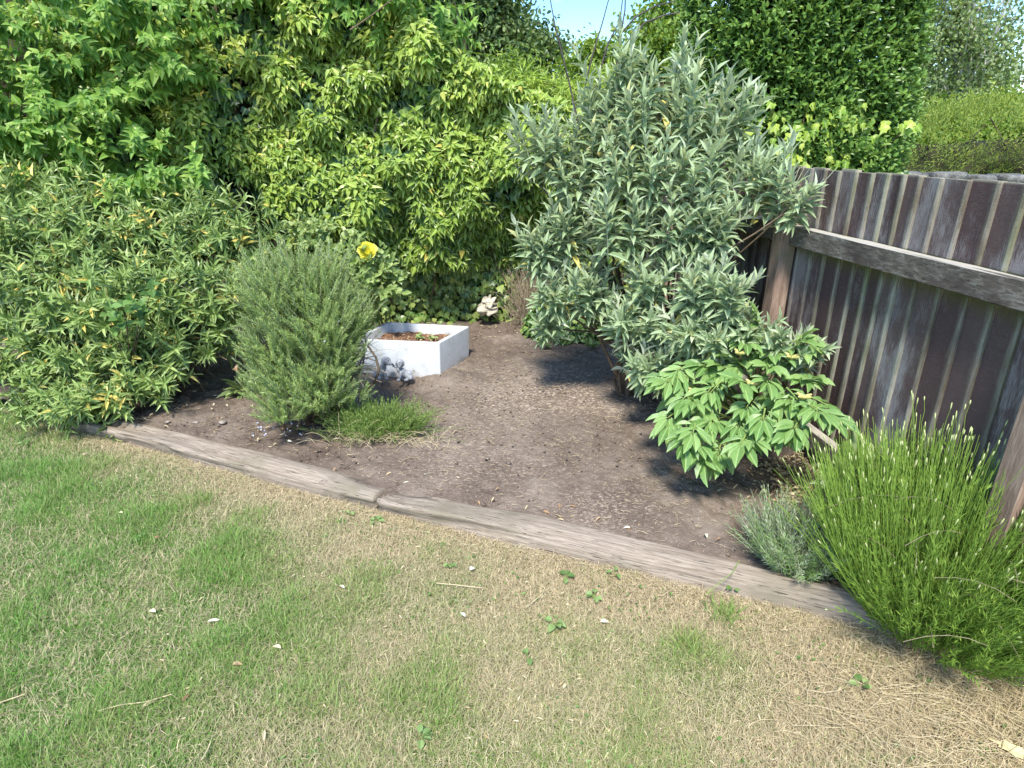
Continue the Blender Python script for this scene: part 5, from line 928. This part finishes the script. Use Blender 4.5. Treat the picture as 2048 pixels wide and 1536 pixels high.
# ------------------------------------------------------------------ small things on the ground
def litter():
    rs = np.random.RandomState(131)
    # pale fibres, crumbs and gravel lying on the soil: nobody could count them
    k = 5200; x = rs.uniform(-2.2, 1.5, k); y = rs.uniform(1.9, 5.0, k); ok = (y > edge_y(x) + .2) & (x < fence_x(y) - .03) & (rs.rand(k) < .35 + .65 * (vnoise(P3(x, y), 3, 2) > .45)); x, y = x[ok], y[ok]; n = len(x)
    a = np.stack([x, y, bed_z(x, y) + .008], -1); th = rs.uniform(0, 2 * np.pi, n); L = rs.uniform(.008, .035, n) * np.where(rs.rand(n) < .06, 3, 1); d = np.stack([np.cos(th), np.sin(th), rs.normal(0, .12, n)], -1)
    tg = np.linspace(0, 1, 4)[None, :, None]; Q = a[:, None] + d[:, None] * L[:, None, None] * tg + (rs.normal(0, .25, (n, 1, 3)) * [1, 1, .3] + [0, 0, .1]) * L[:, None, None] * 4 * tg * (1 - tg) * .5
    o = tubes('straw_bits', Q, np.array([.0008, .0010, .0009, .0006]), M['straw'], None, 3); tag(o, 'pale straw and root fibres scattered over the bare soil', 'straw', kind='stuff')
    n = 2400; x = rs.uniform(-2.4, 1.5, n); y = rs.uniform(1.9, 5.3, n); ok = (y > edge_y(x) + .18) & (x < fence_x(y) - .02); x, y = x[ok], y[ok]; n = len(x)
    bm = bmesh.new(); bmesh.ops.create_icosphere(bm, subdivisions=2, radius=1); bv = np.array([v_.co[:] for v_ in bm.verts]); bf = np.array([[v_.index for v_ in f_.verts] for f_ in bm.faces]); bm.free()
    r = rs.uniform(.003, .008, n) * np.where(rs.rand(n) < .04, 1.8, 1); sc_ = np.stack([r, r * rs.uniform(.6, 1, n), r * rs.uniform(.5, .8, n)], -1)
    W = np.stack([x, y, bed_z(x, y) + .004], -1)[:, None] + (bv[None] + (vnoise(bv[None] + rs.rand(n, 1, 3) * 9, 1.3, 3) - .5)[..., None] * .7) * sc_[:, None]; F = bf[None] + (np.arange(n) * len(bv))[:, None, None]
    tag(mesh_np('soil_crumbs', W.reshape(-1, 3), F.reshape(-1, 3), M['soil'], None, smooth=True), 'crumbs and small grit lying on the bare soil', 'grit', kind='stuff')
    # litter heap under the peony by the fence
    n = 1500; x = rs.normal(1.38, .09, n); y = rs.uniform(2.15, 2.8, n); ok = x < fence_x(y) - .01; x, y = x[ok], y[ok]; n = len(x)
    tag(leaves('leaf_litter', np.stack([x, y, bed_z(x, y) + rs.uniform(0, .035, n)], -1), rdir(rs, n) * [1, 1, .3], rdir(rs, n) + [0, 0, 1], rs.uniform(.01, .035, n), rs.uniform(.004, .02, n), FLAKE, M['dryleaf'], None, rs.uniform(0, .8, n)), 'brown heap of dry litter between the peony and the fence foot', 'leaf litter', kind='stuff')
    n = 900; x = rs.uniform(-2.6, 1.4, n); y = rs.uniform(1.9, 5.3, n); ok = (y > edge_y(x) + .18) & (x < fence_x(y) - .05) & ((np.abs(x) > .9) | (y > 4.9) | (y < edge_y(x) + .35)); x, y = x[ok], y[ok]; n = len(x)
    tag(leaves('fallen_leaves', np.stack([x, y, bed_z(x, y) + .012], -1), rdir(rs, n) * [1, 1, .15], rdir(rs, n) * .4 + [0, 0, 1], rs.uniform(.012, .04, n), rs.uniform(.006, .014, n), LANCE, M['dryleaf'], None, rs.rand(n)), 'dry fallen leaves scattered under the shrubs', 'leaf litter', kind='stuff')
    # clippings on the lawn
    n = 3600; x = rs.uniform(-2.2, 1.9, n); y = rs.uniform(.85, 3.2, n); ok = y < edge_y(x) - .03; x, y = x[ok], y[ok]; n = len(x)
    tag(leaves('grass_clippings', np.stack([x, y, rs.uniform(.012, .03, n)], -1), rdir(rs, n) * [1, 1, .2], rdir(rs, n) * .5 + [0, 0, 1], rs.uniform(.008, .026, n), rs.uniform(.0015, .0055, n), LANCE, M['dryleaf'], None, rs.uniform(.2, .85, n)), 'dry clippings and leaf bits strewn through the lawn', 'clippings', kind='stuff')
    n = 2600; x = rs.uniform(-1.8, 1.6, n); y = rs.uniform(.85, 2.9, n); ok = (y < edge_y(x) - .05) & (fbm(P3(x, y), 3.3, 2, 4) > .47); x, y = x[ok], y[ok]; n = len(x)
    tag(leaves('clover', np.stack([x, y, rs.uniform(.010, .026, n)], -1), rdir(rs, n) * [1, 1, .2], rdir(rs, n) * .4 + [0, 0, 1], rs.uniform(.008, .018, n), rs.uniform(.006, .014, n), OVAL, M['greenleaf'], None, rs.rand(n)), 'small clover and weed leaves in the lawn', 'clover', kind='stuff')
    # single leaves one can point to
    for px, py, L_, w_, ang, tone, lab in [(2010, 1490, .085, .05, 2.2, None, 'large pale yellow fallen leaf at the bottom right corner of the lawn'), (430, 1240, .05, .012, .3, 1, 'white narrow curled leaf on the green part of the lawn at the left'), (303, 1222, .038, .018, 2.8, .85, 'pale yellow leaf left of the white curled leaf'), (553, 1293, .04, .016, 2.7, .8, 'cream leaf on the lawn right of the white curled leaf'),
                                           (683, 1172, .04, .012, 2.4, .95, 'off white slim leaf on the lawn above the middle'), (925, 1228, .036, .014, 2.2, 1, 'white curled leaf in the middle of the lawn'), (945, 1137, .028, .02, .8, 1, 'small white scrap below the sleeper joint'), (300, 1405, .06, .012, .9, .55, 'tan leaf lying across a long dry stalk at the lower left'), (373, 1393, .035, .012, 1.5, .0, 'reddish brown leaf right of the dry stalk'),
                                           (475, 1328, .036, .016, .1, .1, 'brown crumpled leaf below the cream leaf'), (528, 1467, .05, .01, 1.9, .75, 'long straw coloured leaf near the bottom left'), (550, 1110, .026, .012, 2.2, .45, 'small orange brown leaf in the straw patch near the sleeper'), (160, 850, .035, .01, .6, 1, 'white scrap by the left end of the sleeper'), (1210, 1243, .035, .018, .1, .8, 'cream oval leaf right of the weed in the lawn'), (1130, 1370, .03, .01, 1.1, .75, 'tan sliver leaf on the lower middle lawn'),
                                           (170, 908, .03, .012, 1.2, .7, 'yellowed leaf on the straw near the left sleeper'), (202, 965, .03, .014, 2.0, .85, 'pale leaf in the left upper lawn'), (240, 1025, .03, .014, 2.9, .8, 'straw yellow leaf in the left middle lawn'), (315, 1075, .026, .02, 1.0, .02, 'small red brown leaf beside the green one in the left lawn')]:
        g = on(px, py, .032); f = leaves('fallen_leaf', np.array([g]) - np.array([[math.cos(ang), math.sin(ang), 0]]) * L_ / 2, [[math.cos(ang), math.sin(ang), .05]], [[.1, -.1, 1]], [L_], [w_], LANCE if tone is not None else IVY, M['dryleaf'] if tone is not None else M['yellowleaf'], None, np.array([tone if tone is not None else .8])); tag(f, lab, 'leaf', 'fallen leaves on the lawn')
    for px, py, lab, nn, sz in [(1110, 1250, 'grey green weed rosette in the bare patch of the lawn', 5, .03), (1058, 1318, 'small pale green weed below the rosette', 3, .025), (288, 1080, 'dark green round leaf cluster in the left lawn', 3, .026), (752, 1046, 'green weed at the foot of the sleeper joint', 6, .026), (1130, 1158, 'green weed in the straw right of the white scrap', 5, .026), (700, 1032, 'tiny green weed left of the sleeper joint', 4, .018), (1230, 1150, 'green leaf weed near the sleeper front', 5, .026),
                                (840, 1480, 'dark green weed near the bottom middle', 6, .025), (50, 890, 'sprawling green weed by the left sleeper end', 10, .024), (1465, 1180, 'green weed against the front of the right sleeper', 7, .026), (1720, 1375, 'green weed on the dry lawn below the lavender', 6, .026), (900, 1130, 'green weed by the white scrap', 6, .022), (1190, 1195, 'green weed in the straw band under the right sleeper', 6, .026)]:
        g = on(px, py, .02); o = thing('lawn_weed', lab, 'weed', g, 'weeds in the lawn'); dd = nrm(rs.normal(0, 1, (nn, 3)) * [1, 1, .15] + [0, 0, .15]); L_ = rs.uniform(.8, 1.2, nn) * sz
        leaves('foliage', g + dd * sz * .45 + [0, 0, .012], dd, rdir(rs, nn) * .3 + [0, -.1, 1], L_, L_ * .8, OVAL, M['greenleaf2'], o, rs.rand(nn))
        tubes('stalks', [curve(g - [0, 0, .02], g + q_ * sz * .45 + [0, 0, .012], [0, 0, .004], 4) for q_ in dd], [np.full(4, .0009)] * nn, M['stem_green'], o, 3)
    # long dry stalks
    for pts, lab in [([(195, 1422), (240, 1410), (290, 1404), (345, 1388)], 'long pale dry stalk lying on the lower left lawn'), ([(0, 1405), (30, 1395), (50, 1388)], 'short dry stalk at the left edge of the lawn'), ([(872, 1166), (915, 1170), (965, 1176)], 'thin pale stalk lying level in the middle of the lawn'), ([(1052, 1215), (1070, 1200), (1085, 1188), (1087, 1180)], 'white fibrous dried root on the lawn right of the middle'), ([(403, 1520), (415, 1500), (421, 1485)], 'short straw at the bottom left'), ([(1410, 1190), (1440, 1165), (1465, 1145), (1478, 1122)], 'flat green grass blade bent over the right sleeper')]:
        z_ = .035 if 'sleeper' not in lab else .115
        q = np.array([on(x_, y_, z_) for x_, y_ in pts]); o = tubes('dry_stalk', [q], [np.full(len(q), .0017)], M['straw'] if 'green' not in lab else M['stem_green'], None, 5); tag(o, lab, 'dry stalk')
    # dry tangle and longer tufts
    k = 2600; u_ = rs.rand(k); near = u_ < .55; x = np.where(near, rs.normal(1.25, .22, k), rs.uniform(-2.6, 1.3, k)); y = np.where(near, 1.36 + rs.normal(0, .13, k), edge_y(x) - np.abs(rs.normal(0, .07, k)) - .01)
    ok = y < edge_y(x) + .01; x, y = x[ok], y[ok]; k = len(x); th = rs.uniform(0, 2 * np.pi, k); L_ = rs.uniform(.03, .11, k) * np.where(near[ok], 1.25, .6); a = np.stack([x, y, rs.uniform(.005, .03, k)], -1); d = np.stack([np.cos(th), np.sin(th), rs.normal(.05, .12, k)], -1)
    Q = a[:, None] + d[:, None] * L_[:, None, None] * tg + (rs.normal(0, .25, (k, 1, 3)) * [1, 1, .2] + [0, 0, .12]) * L_[:, None, None] * 4 * tg * (1 - tg) * .6
    tag(tubes('dry_thatch', Q, np.array([.0008, .0009, .0008, .0005]), M['straw'], None, 3), 'tangled long dry stalks along the sleepers and under the lavender', 'thatch', kind='stuff')
    for px, py, lab, nn, hh in [(1375, 1300, 'upright pale yellow green grass tuft on the lawn right of centre', 70, .09), (1450, 1240, 'darker green grass tuft near the front of the right sleeper', 90, .075), (400, 1010, 'fresh green grass tuft in the straw band at the left', 110, .06)]:
        g = on(px, py, 0); o = thing('grass_tuft', lab, 'grass tuft', g, 'longer grass tufts in the lawn'); a = g + rs.normal(0, .028, (nn, 3)) * [1, 1, 0]; b = a + np.stack([rs.normal(0, .03, nn), rs.normal(0, .03, nn), rs.uniform(.5, 1, nn) * hh], -1)
        leaves('blades', a, b - a, rdir(rs, nn) * [1, 1, .1] + [0, -.3, .2], np.linalg.norm(b - a, axis=1) * 1.1, .0032, LANCE, M['tuft_grass'], o, rs.rand(nn) * (.5 if hh < .08 else 1))
    # stones
    for px, py, r_, lab in [(443, 845, .024, 'largest brown pebble on the soil left of the rosemary'), (390, 845, .018, 'flat pale pebble left of the largest pebble'), (430, 790, .013, 'small pebble near the primrose'), (335, 843, .012, 'white chip of stone by the left sleeper')]:
        g = on(px, py, .07); g[2] = .068; W = (bv + (vnoise(bv + px, 1.2, 2) - .5)[:, None] * .8) * [r_, r_ * .8, r_ * .5] + g; tag(mesh_np('pebble', W, bf, M['stone'], None, smooth=True), lab, 'stone', 'pebbles on the soil')
M['tuft_grass'] = leaf_mat('tuft_grass', [(0, (.16, .28, .06)), (1, (.44, .48, .18))], .5, .3)
M['greenleaf2'] = leaf_mat('greenleaf2', [(0, (.10, .19, .05)), (1, (.27, .38, .14))], .5, .25, spec=.3)
litter()
